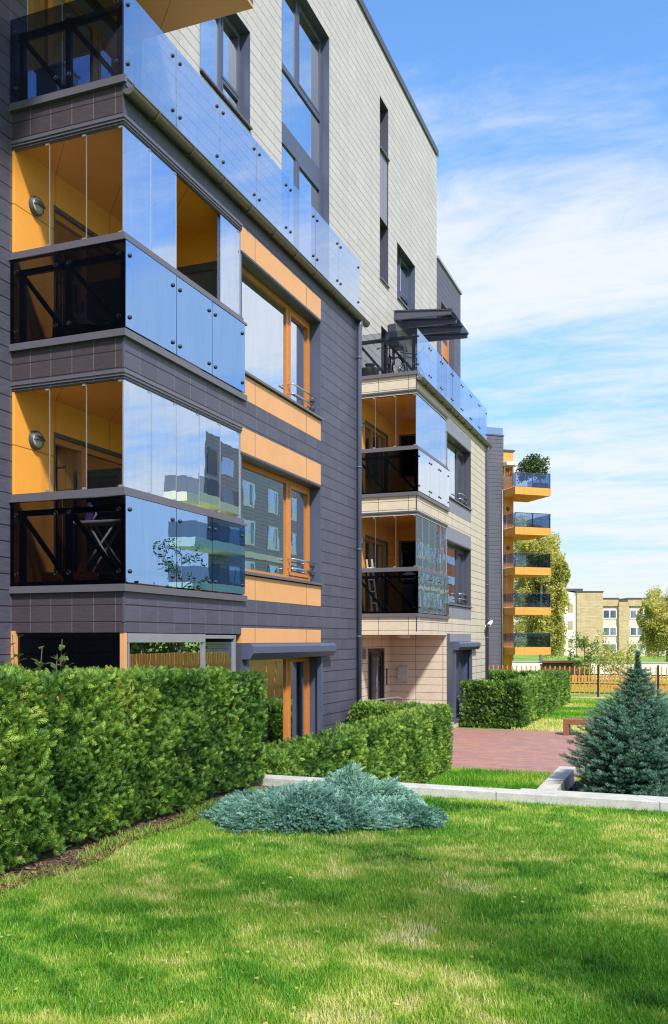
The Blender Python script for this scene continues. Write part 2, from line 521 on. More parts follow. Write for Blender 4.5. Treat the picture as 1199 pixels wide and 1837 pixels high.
M['soil'] = plain('dry_soil', (0.12, 0.085, 0.055), 0.95, 0, 0.35, 14, bump=0.6)


# ------------------------------------------------------------------ mesh building
class MB:
    def __init__(s):
        s.v, s.f, s.mi, s.sm = [], [], [], []

    def face(s, pts, mi=0, smooth=False):
        b = len(s.v)
        s.v += [tuple(p) for p in pts]
        s.f.append(tuple(range(b, b + len(pts))))
        s.mi.append(mi); s.sm.append(smooth)
        return s

    def box(s, x0, x1, y0, y1, z0, z1, mi=0):
        x0, x1 = min(x0, x1), max(x0, x1)
        y0, y1 = min(y0, y1), max(y0, y1)
        z0, z1 = min(z0, z1), max(z0, z1)
        b = len(s.v)
        s.v += [(x0, y0, z0), (x1, y0, z0), (x1, y1, z0), (x0, y1, z0), (x0, y0, z1), (x1, y0, z1), (x1, y1, z1), (x0, y1, z1)]
        for q in ((0, 3, 2, 1), (4, 5, 6, 7), (0, 1, 5, 4), (1, 2, 6, 5), (2, 3, 7, 6), (3, 0, 4, 7)):
            s.f.append(tuple(b + i for i in q)); s.mi.append(mi); s.sm.append(False)
        return s

    def hexa(s, p, mi=0):
        """p: eight corners, bottom four then top four"""
        b = len(s.v)
        s.v += [tuple(q) for q in p]
        for q in ((0, 3, 2, 1), (4, 5, 6, 7), (0, 1, 5, 4), (1, 2, 6, 5), (2, 3, 7, 6), (3, 0, 4, 7)):
            s.f.append(tuple(b + i for i in q)); s.mi.append(mi); s.sm.append(False)
        return s

    def bar(s, a, b, w, h, mi=0, up=(0, 0, 1)):
        a, b = Vector(a), Vector(b)
        d = (b - a).normalized()
        sd = d.cross(Vector(up))
        if sd.length < 1e-4:
            sd = d.cross(Vector((1, 0, 0)))
        sd.normalize()
        u = sd.cross(d)
        sd *= w / 2; u *= h / 2
        return s.hexa([a - sd - u, a + sd - u, b + sd - u, b - sd - u, a - sd + u, a + sd + u, b + sd + u, b - sd + u], mi)

    def tube(s, pts, rad, n=8, mi=0, caps=True):
        pts = [Vector(p) for p in pts]
        rad = rad if isinstance(rad, (list, tuple)) else [rad] * len(pts)
        b = len(s.v)
        ref = None
        for i, p in enumerate(pts):
            d = (pts[min(i + 1, len(pts) - 1)] - pts[max(i - 1, 0)]).normalized()
            if ref is None:
                ref = d.orthogonal().normalized()
            ref = (ref - d * ref.dot(d))
            if ref.length < 1e-5:
                ref = d.orthogonal()
            ref.normalize()
            q = d.cross(ref)
            for k in range(n):
                a = 2 * math.pi * k / n
                s.v.append(tuple(p + (ref * math.cos(a) + q * math.sin(a)) * rad[i]))
        for i in range(len(pts) - 1):
            for k in range(n):
                k2 = (k + 1) % n
                s.f.append((b + i * n + k, b + i * n + k2, b + (i + 1) * n + k2, b + (i + 1) * n + k))
                s.mi.append(mi); s.sm.append(True)
        if caps:
            s.f.append(tuple(b + k for k in range(n))[::-1]); s.mi.append(mi); s.sm.append(False)
            e = b + (len(pts) - 1) * n
            s.f.append(tuple(e + k for k in range(n))); s.mi.append(mi); s.sm.append(False)
        return s

    def lathe(s, c, prof, n=20, mi=0, axis='z'):
        b = len(s.v)
        for r_, h in prof:
            for k in range(n):
                a = 2 * math.pi * k / n
                x, y = r_ * math.cos(a), r_ * math.sin(a)
                p = {'z': (x, y, h), 'x': (h, x, y), 'y': (x, h, y)}[axis]
                s.v.append((c[0] + p[0], c[1] + p[1], c[2] + p[2]))
        for i in range(len(prof) - 1):
            for k in range(n):
                k2 = (k + 1) % n
                s.f.append((b + i * n + k, b + i * n + k2, b + (i + 1) * n + k2, b + (i + 1) * n + k))
                s.mi.append(mi); s.sm.append(True)
        return s

    def torus(s, c, R_, r_, axis='x', n=28, k=8, mi=0):
        pts = []
        for i in range(n + 1):
            a = 2 * math.pi * i / n
            ca, sa = R_ * math.cos(a), R_ * math.sin(a)
            o = {'x': (0, ca, sa), 'y': (ca, 0, sa), 'z': (ca, sa, 0)}[axis]
            pts.append((c[0] + o[0], c[1] + o[1], c[2] + o[2]))
        return s.tube(pts, r_, k, mi, False)

    def build(s, name, mats, parent=None, bevel=0.0):
        me = bpy.data.meshes.new(name)
        me.from_pydata(s.v, [], s.f)
        if not isinstance(mats, (list, tuple)):
            mats = [mats]
        for m_ in mats:
            me.materials.append(m_)
        if len(s.f):
            me.polygons.foreach_set('material_index', s.mi)
            me.polygons.foreach_set('use_smooth', s.sm)
        me.update()
        o = bpy.data.objects.new(name, me)
        link(o, parent)
        if bevel:
            b = o.modifiers.new('edge', 'BEVEL')
            b.width = bevel; b.segments = 2; b.limit_method = 'ANGLE'
        return o


def world_loc(o):
    p = Vector((0, 0, 0))
    while o is not None:
        p += o.location
        o = o.parent
    return p


def link(o, parent=None, loc=None):
    """mesh data is in world coordinates unless the thing sits at the origin of its own frame"""
    COL.objects.link(o)
    if parent is not None:
        o.parent = parent
        o.location = -world_loc(parent) if loc is None else loc
        if parent.get('own_frame') or (parent.parent and parent.parent.get('own_frame')):
            o.location = loc or (0, 0, 0)
    return o


def tag(o, label=None, cat=None, group=None, kind=None):
    if label: o['label'] = label
    if cat: o['category'] = cat
    if group: o['group'] = group
    if kind: o['kind'] = kind
    return o


def empty(name, loc, label, cat, group=None, own=False):
    o = bpy.data.objects.new(name, None)
    o.empty_display_size = 0.3
    COL.objects.link(o)
    o.location = loc
    if own:
        o['own_frame'] = 1
    return tag(o, label, cat, group)


def copy_tree(o, parent=None):
    c = o.copy()
    COL.objects.link(c)
    if parent is not None:
        c.parent = parent
    for ch in list(o.children):
        copy_tree(ch, c)
    return c


def np_mesh(name, V, F, mat, parent=None, tint=None, nper=None, smooth=False):
    """V (n,3), F (m,k) all of one size, tint one value per vertex"""
    me = bpy.data.meshes.new(name)
    V = np.ascontiguousarray(V, dtype=np.float32)
    F = np.ascontiguousarray(F, dtype=np.int32)
    me.vertices.add(len(V)); me.vertices.foreach_set('co', V.ravel())
    me.loops.add(F.size); me.loops.foreach_set('vertex_index', F.ravel())
    me.polygons.add(len(F))
    me.polygons.foreach_set('loop_start', np.arange(0, F.size, F.shape[1], dtype=np.int32))
    me.polygons.foreach_set('loop_total', np.full(len(F), F.shape[1], dtype=np.int32))
    if smooth:
        me.polygons.foreach_set('use_smooth', np.ones(len(F), dtype=bool))
    if tint is not None:
        a = me.attributes.new('tint', 'FLOAT', 'POINT')
        a.data.foreach_set('value', np.ascontiguousarray(tint, dtype=np.float32))
    me.update(calc_edges=True)
    me.materials.append(mat)
    o = bpy.data.objects.new(name, me)
    link(o, parent)
    return o


def norm(a):
    return a / np.maximum(np.linalg.norm(a, axis=-1, keepdims=True), 1e-9)


def frames(axis, roll=None):
    """rotation matrices whose y column is axis, with a random or given normal hint in z"""
    n = len(axis)
    axis = norm(axis)
    h = rng.normal(size=(n, 3)) if roll is None else roll
    x = norm(np.cross(axis, h))
    z = np.cross(x, axis)
    return np.stack([x, axis, z], axis=2)


def scatter(pv, pf, pos, rot, sc, tint, jit=0.0):
    """copies of a small quad mesh merged into arrays"""
    n, k = len(pos), len(pv)
    V = np.einsum('nij,kj->nki', rot, pv) * sc[:, None, None] + pos[:, None, :]
    F = pf[None] + (np.arange(n) * k)[:, None, None]
    T = np.repeat(tint, k) + (rng.normal(size=n * k) * jit if jit else 0)
    return V.reshape(-1, 3), F.reshape(-1, pf.shape[1]), np.clip(T, 0, 1)


def value_noise(x, y, sc, seed=0):
    """smooth 2-D noise in 0..1 for placing clumps"""
    x, y = np.asarray(x) * sc + seed * 17.3, np.asarray(y) * sc + seed * 9.1
    xi, yi = np.floor(x).astype(np.int64), np.floor(y).astype(np.int64)
    fx, fy = x - xi, y - yi
    fx, fy = fx * fx * (3 - 2 * fx), fy * fy * (3 - 2 * fy)
    def h(a, b):
        q = np.sin(a * 127.1 + b * 311.7 + seed * 74.7) * 43758.5453
        return q - np.floor(q)
    return (h(xi, yi) * (1 - fx) + h(xi + 1, yi) * fx) * (1 - fy) + (h(xi, yi + 1) * (1 - fx) + h(xi + 1, yi + 1) * fx) * fy


# leaf and twig shapes -------------------------------------------------
def quadleaf(base, tip, w, nrm=(0, 0, 1)):
    base, tip = np.array(base, float), np.array(tip, float)
    d = tip - base
    s_ = np.cross(d, nrm); s_ = s_ / (np.linalg.norm(s_) + 1e-9) * w / 2
    m_ = base + d * 0.45
    return [base, m_ + s_, tip, m_ - s_]


def proto_spray():
    """flat fern-like thuja spray of about unit length, narrow scaly twigs"""
    V = []
    V += quadleaf((0, 0, 0), (0, 1, 0), 0.09)
    for t, l, a in ((0.15, 0.44, 52), (0.36, 0.48, 46), (0.56, 0.40, 41), (0.76, 0.26, 36)):
        for s_ in (-1, 1):
            ang = R(a) * s_
            b = np.array((0, t - 0.08 * (s_ > 0), 0))
            e = b + l * np.array((math.sin(ang), math.cos(ang), -0.2))
            V += quadleaf(b, e, 0.105)
    V = np.array(V)
    V[:, 2] -= 0.30 * V[:, 1] ** 2 + 0.5 * V[:, 0] ** 2
    return V, np.arange(len(V)).reshape(-1, 4)


def proto_needles(n, ang, w, l0=0.42, seed=1):
    """straight shoot with needles all round it"""
    r_ = random.Random(seed)
    V = quadleaf((0, 0, 0), (0, 1.0, 0), 0.07)
    for i in range(n):
        t = 0.05 + 0.95 * i / n
        a = i * 2.4 + r_.uniform(-.3, .3)
        l = l0 * (1.05 - 0.45 * t) * r_.uniform(.8, 1.15)
        e = np.array((math.cos(a) * math.sin(ang), math.cos(ang), math.sin(a) * math.sin(ang))) * l
        V += quadleaf((0, t, 0), np.array((0, t, 0)) + e, w, (e[1], -e[0], e[2] + .3))
    V = np.array(V)
    return V, np.arange(len(V)).reshape(-1, 4)


def proto_leaf():
    V = np.array([(0, 0, 0), (0.33, 0.42, 0.05), (0, 1, -0.08), (-0.33, 0.42, 0.05)], float)
    return V, np.array([[0, 1, 2, 3]])


SPRAY = proto_spray()
NEEDLE = proto_needles(22, R(58), 0.085)
JUNI = proto_needles(14, R(34), 0.12, 0.36, 3)
LEAF = proto_leaf()

# ================================================================== SETTING: ground
LAWN_Z = 0.97


def lawn_h(x, y):
    """height of the raised front lawn"""
    x, y = np.asarray(x, float), np.asarray(y, float)
    h = LAWN_Z + 0.035 * (value_noise(x, y, 0.5, 3) - 0.5) + 0.02 * np.clip(y - 5, 0, 4) * 0.5
    h = h - np.clip((y - 6.5) / 2.3, 0, 1) * 0.02
    edge = np.clip((x + 6.0) / 0.6, 0, 1)
    return h * edge * edge * (3 - 2 * edge)


g_ = MB()
g_.face([(-1500, -1500, 0), (1500, -1500, 0), (1500, 1500, 0), (-1500, 1500, 0)])
tag(g_.build('ground', M['field']), kind='structure')

xs = np.linspace(-6.15, 14, 140)
ys = np.linspace(-12, 8.76, 140)
gx, gy = np.meshgrid(xs, ys)
V = np.stack([gx, gy, lawn_h(gx, gy)], -1).reshape(-1, 3)
ii = np.arange(139 * 139)
a_ = (ii // 139) * 140 + ii % 139
tag(np_mesh('lawn', V, np.stack([a_, a_ + 1, a_ + 141, a_ + 140], 1), M['turf'], smooth=True), kind='structure')

g_ = MB()
g_.face([(-7.79, 17.35, .004), (9, 17.15, .004), (9, 25.45, .004), (-7.79, 25.7, .004)])
tag(g_.build('paving', M['paving']), kind='structure')
g_ = MB()
g_.face([(-1.76, 13.4, .10), (4, 13.4, .10), (4, 16.2, .10), (-1.76, 16.2, .10)])
tag(g_.build('mulch_bed', M['soil']), kind='structure')
# bare soil strip under the near hedge, following the lawn
nx, ny = 12, 60
gx, gy = np.meshgrid(np.linspace(-5.1, -3.97, nx), np.linspace(2.0, 8.7, ny))
gx = gx + (gx > -4.2) * 0.12 * (value_noise(gx, gy, 1.6, 8) - 0.4)
V = np.stack([gx, gy, lawn_h(gx, gy) + 0.012 - 0.03 * (np.arange(nx) == nx - 1)[None, :]], -1).reshape(-1, 3)
ii = np.arange((nx - 1) * (ny - 1))
a_ = (ii // (nx - 1)) * nx + ii % (nx - 1)
tag(np_mesh('bare_soil', V, np.stack([a_, a_ + 1, a_ + nx + 1, a_ + nx], 1), M['soil'], smooth=True), kind='structure')

# retaining wall at the edge of the raised lawn, with its stone coping
o = empty('retaining_wall', (-1, 8.88, 0), 'low pale concrete retaining wall edging the far side of the near lawn', 'wall')
m = MB(); m.box(-6.1, 12, 8.80, 8.97, 0, .955); m.build('wall', M['concrete'], o)
m = MB(); m.box(-6.12, 12.02, 8.765, 8.99, .955, 1.072); m.build('coping', M['concrete'], o, 0.008)
o = empty('bed_kerb', (-1.9, 14.6, 0), 'pale concrete kerb running from the wall to the brick paving beside the spruce bed', 'kerb')
m = MB(); m.box(-2.04, -1.76, 13.43, 16.1, 0, 0.35); m.build('kerb_stone', M['concrete'], o, 0.01)
o = empty('planting_wall', (1, 13.3, 0), 'concrete edging wall, coloured as if in shade, in front of the blue spruce bed', 'wall')
m = MB(); m.box(-2.25, 6, 13.12, 13.42, 0, 0.335); m.build('wall', M['shaded_concrete'], o)
m = MB(); m.box(-2.25, 6, 13.30, 13.425, 0.336, 0.362); m.build('coping', M['concrete'], o, 0.005)


# ================================================================== APARTMENT BUILDING
FX, BX = -6.16, -7.80          # front plane of the bays, plane of the set-back wall
FLOORS = (0.16, 3.16, 6.16, 9.16)
APT = empty('apartment_building', (-12, 15, 0), 'long apartment building of dark grey and beige tiles with glazed orange balconies', 'building')


def holed(mb, fixed, plane, a0, a1, z0, z1, holes, mi=0, sign=1):
    """a wall sheet in plane 'x' or 'y' with rectangular openings (a0,a1,z0,z1)"""
    A = sorted({a0, a1, *[q for h in holes for q in h[:2] if a0 < q < a1]})
    Z = sorted({z0, z1, *[q for h in holes for q in h[2:4] if z0 < q < z1]})
    for i in range(len(A) - 1):
        for k in range(len(Z) - 1):
            ca, cz = (A[i] + A[i + 1]) / 2, (Z[k] + Z[k + 1]) / 2
            if any(h[0] < ca < h[1] and h[2] < cz < h[3] for h in holes):
                continue
            if plane == 'x':
                q = [(fixed, A[i], Z[k]), (fixed, A[i + 1], Z[k]), (fixed, A[i + 1], Z[k + 1]), (fixed, A[i], Z[k + 1])]
            else:
                q = [(A[i], fixed, Z[k]), (A[i + 1], fixed, Z[k]), (A[i + 1], fixed, Z[k + 1]), (A[i], fixed, Z[k + 1])]
            mb.face(q if sign > 0 else q[::-1], mi)
    return mb


def reveal_x(mb, X, y0, y1, z0, z1, depth, mi=0, t=0.012):
    """lining of an opening in an x wall"""
    for a, b, c, d in ((y0, y0 + t, z0, z1), (y1 - t, y1, z0, z1), (y0 + t, y1 - t, z0, z0 + t), (y0 + t, y1 - t, z1 - t, z1)):
        mb.box(X - depth, X + 0.003, a, b, c, d, mi)


def room_x(X, y0, y1, z0, z1, depth, parent, mat, name='interior'):
    m = MB()
    x1 = X - depth
    m.face([(x1, y0, z0), (x1, y1, z0), (x1, y1, z1), (x1, y0, z1)])
    m.face([(X, y0, z0), (x1, y0, z0), (x1, y0, z1), (X, y0, z1)])
    m.face([(X, y1, z0), (x1, y1, z0), (x1, y1, z1), (X, y1, z1)])
    m.face([(X, y0, z0), (X, y1, z0), (x1, y1, z0), (x1, y0, z0)])
    m.face([(X, y0, z1), (X, y1, z1), (x1, y1, z1), (x1, y0, z1)])
    return m.build(name, mat, parent)


def curtain_x(X, y0, y1, z0, z1, parent, mat):
    m = MB()
    n = max(6, int((y1 - y0) / 0.03))
    for i in range(n):
        ya, yb = y0 + (y1 - y0) * i / n, y0 + (y1 - y0) * (i + 1) / n
        xa, xb = X + 0.02 * math.sin(ya * 55), X + 0.02 * math.sin(yb * 55)
        m.face([(xa, ya, z0), (xb, yb, z0), (xb, yb, z1), (xa, ya, z1)], 0, True)
    return m.build('curtain', mat, parent)


def window_x(X, y0, y1, z0, z1, mulls, trans, frame_mat, glass, fw=0.07, sash=None, reveal=None, rdepth=0.2, rmat=None, curt=None, rails=None, sill=True, label=None, roomd=1.0, bands=()):
    """window whose frame stands at depth rdepth behind plane X. mulls: (y, width); trans: (z, width)"""
    F = X - rdepth
    w = MB()
    w.box(F - 0.07, F, y0, y0 + fw, z0, z1); w.box(F - 0.07, F, y1 - fw, y1, z0, z1)
    w.box(F - 0.07, F, y0 + fw, y1 - fw, z0, z0 + fw); w.box(F - 0.07, F, y0 + fw, y1 - fw, z1 - fw, z1)
    for y, q, za, zb in mulls:
        w.box(F - 0.068, F + 0.004, y - q / 2, y + q / 2, max(za, z0 + fw), min(zb, z1 - fw))
    for z, q in trans:
        w.box(F - 0.066, F + 0.008, y0 + fw, y1 - fw, z - q / 2, z + q / 2)
    if sash:                                              # inner sash frames of the opening lights
        for a, b, c, d in sash:
            t = 0.055
            w.box(F - 0.05, F + 0.016, a, a + t, c, d); w.box(F - 0.05, F + 0.016, b - t, b, c, d)
            w.box(F - 0.05, F + 0.016, a + t, b - t, c, c + t); w.box(F - 0.05, F + 0.016, a + t, b - t, d - t, d)
    wo = w.build('window', frame_mat, APT)
    if label: wo['label'] = label
    p = MB(); p.box(F - 0.045, F - 0.025, y0 + fw * .5, y1 - fw * .5, z0 + fw * .5, z1 - fw * .5); p.build('pane', glass, wo)
    if rmat:
        q = MB(); reveal_x(q, X, y0 - 0.012, y1 + 0.012, z0 - 0.012, z1 + 0.012, rdepth + 0.02); q.build('reveal', rmat, wo)
    if sill:
        q = MB(); q.box(F - 0.03, X + 0.05, y0 - 0.02, y1 + 0.03, z0 - 0.05, z0 - 0.013); q.build('sill', M['strip'], wo)
    room_x(F - 0.08, y0, y1, z0, z1, roomd, wo, M['room'])
    if curt:
        for (a, b, mt) in curt:
            curtain_x(F - 0.22, a, b, z0 + 0.05, z1 - 0.03, wo, mt)
    if rails:
        q = MB()
        ya, yb, zz = rails
        for z in zz:
            q.tube([(F + 0.12, ya, z), (F + 0.12, yb, z)], 0.014, 8)
            q.tube([(F, ya, z), (F + 0.12, ya, z)], 0.010, 6); q.tube([(F, yb, z), (F + 0.12, yb, z)], 0.010, 6)
        q.build('guard_rail', M['steel'], wo)
    return wo


def lean(mb, a=0.0035, axis=0):
    """no two panes hang quite true: a small twist about the middle of the pane"""
    pv = np.array(mb.v)
    c_ = pv.mean(0)
    o_ = 1 - axis
    k1, k2 = random.uniform(-a, a), random.uniform(-a, a) * .7
    pv[:, axis] += (pv[:, o_] - c_[o_]) * k1 + (pv[:, 2] - c_[2]) * k2
    mb.v = [tuple(p) for p in pv]
    return mb


def bolts(mb, pts, axis, mi):
    for p in pts:
        mb.lathe(p, [(0.0, 0.022), (0.020, 0.020), (0.026, 0.008), (0.026, -0.004)], 10, mi, axis)


def bay(Y0, Y1, YB, YW, style):
    """projecting bay: corner balcony Y0..YB, window YB..YW, plain wall to Y1"""
    dark = style == 'dark'
    wall_m = M['dark_tile'] if dark else M['cream_tile']
    side_m = M['shaded_tile'] if dark else M['cream_tile']
    pan_m = M['orange_panel'] if dark else M['spandrel_grey']
    frm_m = M['wood_frame'] if dark else M['slate']
    # ---- walls
    holes = []
    for k, F in enumerate(FLOORS[:3]):
        top = F + 2.48 if k or dark else F + 2.52
        lo = F + 0.05 if k else 0.0
        holes.append((Y0, YB, lo, top))
        if k:
            holes.append((YB, YW, F, F + 2.57))
        else:
            holes.append((YB, YW, 0.55 if dark else 0.2, F + 2.57))
    m = MB()
    holed(m, FX, 'x', Y0, Y1, 0.0, 9.10, holes)
    m.build('wall', wall_m, APT)
    for k, F in enumerate(FLOORS[:3]):
        m = MB()
        holed(m, Y0, 'y', BX, FX, F + (2.48 if (k or dark) else 2.52), F + 3.05 if k < 2 else 9.10, [])
        m.build('wall_band', side_m, APT)
    m = MB()
    m.face([(FX, Y1, 0), (BX, Y1, 0), (BX, Y1, 9.1), (FX, Y1, 9.1)])
    m.build('wall', side_m, APT)
    # metal corner bead of the tiled bands
    for k, F in enumerate(FLOORS[:3]):
        m = MB()
        m.box(FX - 0.018, FX + 0.006, Y0 - 0.006, Y0 + 0.018, F + 2.6, F + 2.95)
        m.build('corner_bead', M['slate'], APT)
    # ---- terrace deck
    m = MB(); m.box(BX, FX - 0.01, Y0 + 0.01, Y1 - 0.01, 9.09, 9.15); m.build('terrace_deck', M['deck'], APT)
    # ---- balconies on floors two and three
    for k in (1, 2):
        F = FLOORS[k]
        s = MB()   # slab edge strip
        s.box(BX, FX + 0.05, Y0 - 0.05, Y0 - 0.002, F - 0.035, F + 0.05)
        s.box(FX + 0.002, FX + 0.05, Y0 - 0.002, YB + 0.10, F - 0.035, F + 0.05)
        s.box(BX + 0.02, FX - 0.02, Y0 + 0.02, YB, F - 0.06, F + 0.02, 1)
        bal = s.build('balcony', [M['strip'], M['deck']], APT)
        # head profile under the tiles above
        h = MB()
        z = F + 2.48
        h.box(BX, FX + 0.012, Y0 - 0.012, Y0 + 0.06, z + 0.03, z + 0.10); h.box(BX, FX + 0.024, Y0 - 0.024, Y0 + 0.05, z + 0.062, z + 0.10 + 0.004)
        h.box(BX, FX - 0.01, Y0 + 0.01, Y0 + 0.05, z - 0.01, z + 0.03)
        h.box(FX - 0.06, FX + 0.012, Y0 + 0.062, YB, z + 0.03, z + 0.10); h.box(FX - 0.05, FX + 0.024, Y0 + 0.052, YB, z + 0.064, z + 0.106)
        h.box(FX - 0.05, FX - 0.01, Y0 + 0.052, YB, z - 0.01, z + 0.03)
        h.build('head_rail', M['strip'] if dark else M['slate'], bal)
        # parapet rail
        r_ = MB()
        z = F + 1.09
        r_.box(BX, FX + 0.06, Y0 - 0.06, Y0 + 0.03, z, z + 0.03); r_.box(BX, FX + 0.02, Y0 - 0.02, Y0 + 0.04, z + 0.03, z + 0.105)
        r_.box(FX - 0.03, FX + 0.06, Y0 + 0.03, YB + 0.08, z, z + 0.03); r_.box(FX - 0.04, FX + 0.02, Y0 + 0.04, YB + 0.03, z + 0.03, z + 0.105)
        r_.build('parapet_rail', M['strip'], bal)
        # tinted balustrade panes with bolt fixings
        tint = M['tinted_glass']
        xm = (BX + FX) / 2 - 0.02
        for (xa, xb) in ((BX + 0.02, xm - 0.006), (xm + 0.006, FX + 0.055)):
            p = MB(); p.box(xa, xb, Y0 - 0.052, Y0 - 0.040, F + 0.055, F + 1.085)
            bolts(p, [(x, Y0 - 0.053, z) for x in (xa + 0.09, xb - 0.09) for z in (F + 0.2, F + 0.93)], 'y', 1)
            # heads face the street
            p.build('glass_panel', [tint, M['steel']], bal)
        ys_ = (Y0 - 0.04, Y0 + 1.10, Y0 + 2.05, YB + 0.02)
        for ya, yb in zip(ys_[:-1], ys_[1:]):
            p = MB(); p.box(FX + 0.040, FX + 0.052, ya + 0.006, yb - 0.006, F + 0.07, F + 1.085)
            bolts(p, [(FX + 0.053, y, z) for y in (ya + 0.09, yb - 0.09) for z in (F + 0.2, F + 0.93)], 'x', 1)
            lean(p)
            p.build('glass_panel', [M['blue_glass'] if dark else M['wavy_glass'], M['black_steel']], bal)
        # steel truss behind the panes
        t = MB()
        yb_ = Y0 + 0.06
        for x in (BX + 0.10, xm, FX - 0.05):
            t.box(x - 0.035, x + 0.035, yb_, yb_ + 0.05, F + 0.02, F + 1.0)
        t.box(BX + 0.03, FX - 0.02, yb_ + 0.004, yb_ + 0.046, F + 0.93, F + 1.0); t.box(BX + 0.03, FX - 0.02, yb_ + 0.004, yb_ + 0.046, F + 0.05, F + 0.11)
        t.bar((BX + 0.09, yb_ + 0.025, F + 0.95), (xm, yb_ + 0.025, F + 0.09), 0.04, 0.05)
        t.bar((xm + 0.01, yb_ + 0.025, F + 0.95), (FX - 0.05, yb_ + 0.025, F + 0.09), 0.04, 0.05)
        t.build('truss', M['black_steel'], bal)
        for y in (Y0 + 1.10, Y0 + 2.05, YB - 0.08):
            t = MB(); t.box(FX - 0.10, FX - 0.05, y - 0.03, y + 0.03, F + 0.02, F + 1.0); t.build('post', M['black_steel'], bal)
        # upper glazing
        za, zb = F + 1.195, F + 2.475
        xs_ = (BX + 0.03, -7.24, -6.70, FX - 0.022)
        for xa, xb in zip(xs_[:-1], xs_[1:]):
            p = MB(); p.box(xa + 0.003, xb - 0.003, Y0 + 0.018, Y0 + 0.026, za, zb)
            p.box(xb - 0.004, xb - 0.0005, Y0 + 0.014, Y0 + 0.030, za, zb, 1)
            for z in (za, zb - 0.03):
                p.box(xb - 0.06, xb - 0.01, Y0 + 0.012, Y0 + 0.032, z, z + 0.03, 1)
            p.build('glazing_pane', [M['clear_glass'], M['alu']], bal)
        st = (YB - Y0 - 0.05) / 5
        for i in range(5):
            ya, yb = Y0 + 0.02 + st * i, Y0 + 0.02 + st * (i + 1)
            if dark and k == 2 and i in (2, 3):
                if i == 2:   # panes slid aside: stacked at the far end of the opening
                    ya, yb = Y0 + 0.02 + st * 3.95, Y0 + 0.02 + st * 4.9
                    xo = -0.035
                else:
                    continue
            else:
                xo = 0
            p = MB(); p.box(FX - 0.026 + xo, FX - 0.018 + xo, ya + 0.004, yb - 0.004, za, zb)
            p.box(FX - 0.030 + xo, FX - 0.014 + xo, yb - 0.005, yb - 0.001, za, zb, 1)
            for z in (za, zb - 0.03):
                p.box(FX - 0.032 + xo, FX - 0.012 + xo, yb - 0.07, yb - 0.01, z, z + 0.025, 1)
            lean(p)
            p.build('glazing_pane', [M['mirror_glass'] if dark or k == 2 else M['wavy_glass'], M['alu']], bal)
        p = MB(); p.box(FX - 0.05, FX - 0.008, YB - 0.03, YB, za, zb); p.build('jamb', M['alu'], bal)
        # orange lining of the balcony room: back wall, end wall, ceiling
        l = MB()
        d0, d1, dt = Y0 + 0.76, YB - 0.35, F + 2.14
        l.face([(BX + 0.001, Y0 + 0.004, F + 1.19), (BX + 0.03, Y0 + 0.004, F + 1.19), (BX + 0.03, Y0 + 0.004, F + 2.47), (BX + 0.001, Y0 + 0.004, F + 2.47)])
        holed(l, BX + 0.03, 'x', Y0 + 0.004, YB, F + 0.02, F + 2.56, [(d0, d1, F + 0.02, dt)])
        if dark:
            holed(l, YB - 0.01, 'y', BX + 0.03, FX - 0.07, F + 0.02, F + 2.56, [(-7.45, -6.55, F + 0.02, F + 2.10)])
        else:
            holed(l, YB - 0.01, 'y', BX + 0.03, FX - 0.07, F + 0.02, F + 2.56, [(-7.55, -6.35, F + 1.0, F + 2.2)])
        l.face([(BX + 0.03, Y0 + 0.03, F + 2.56), (FX - 0.03, Y0 + 0.03, F + 2.56), (FX - 0.03, YB, F + 2.56), (BX + 0.03, YB, F + 2.56)])
        l.build('lining', M['orange_room'], bal)
        # balcony door and side window: slate reveal, orange frame, glass
        dmb = MB()
        X = BX + 0.03
        dmb.box(X - 0.12, X + 0.004, d0, d0 + 0.03, F + 0.02, dt, 1); dmb.box(X - 0.12, X + 0.004, d1 - 0.03, d1, F + 0.02, dt, 1)
        dmb.box(X - 0.12, X + 0.004, d0 + 0.03, d1 - 0.03, dt - 0.05, dt, 1)
        ym = d0 + 0.72
        for a, b in ((d0 + 0.03, d0 + 0.10), (ym - 0.05, ym + 0.05), (d1 - 0.10, d1 - 0.03)):
            dmb.box(X - 0.13, X - 0.05, a, b, F + 0.02, dt - 0.05)
        dmb.box(X - 0.13, X - 0.05, d0 + 0.10, ym - 0.05, dt - 0.13, dt - 0.05); dmb.box(X - 0.13, X - 0.05, ym + 0.05, d1 - 0.10, dt - 0.13, dt - 0.05)
        dmb.box(X - 0.13, X - 0.05, d0 + 0.10, ym - 0.05, F + 0.02, F + 0.14); dmb.box(X - 0.13, X - 0.05, ym + 0.05, d1 - 0.10, F + 0.02, F + 0.14)
        dmb.box(X - 0.10, X - 0.09, d0 + 0.08, d1 - 0.08, F + 0.1, dt - 0.1, 2)
        dmb.box(X - 0.9, X - 0.86, d0, d1, F, dt, 3)
        dmb.box(X - 0.05, X - 0.02, ym - 0.07, ym - 0.04, F + 0.95, F + 1.1, 1)
        dmb.build('balcony_door', [M['wood_frame'], M['slate'], M['window_glass'], M['room']], bal)
        if dark:
            dmb = MB()
            Y = YB - 0.01
            dmb.box(-7.45, -7.40, Y - 0.004, Y + 0.1, F + 0.02, F + 2.10, 1); dmb.box(-6.60, -6.55, Y - 0.004, Y + 0.1, F + 0.02, F + 2.10, 1)
            dmb.box(-7.40, -6.60, Y - 0.004, Y + 0.1, F + 1.98, F + 2.10, 1)
            for a, b in ((-7.40, -7.31), (-6.97, -6.87), (-6.69, -6.60)):
                dmb.box(a, b, Y + 0.03, Y + 0.1, F + 0.02, F + 1.98)
            for a, b in ((-7.31, -6.97), (-6.87, -6.69)):
                dmb.box(a, b, Y + 0.03, Y + 0.1, F + 1.89, F + 1.98); dmb.box(a, b, Y + 0.03, Y + 0.1, F + 0.02, F + 0.13)
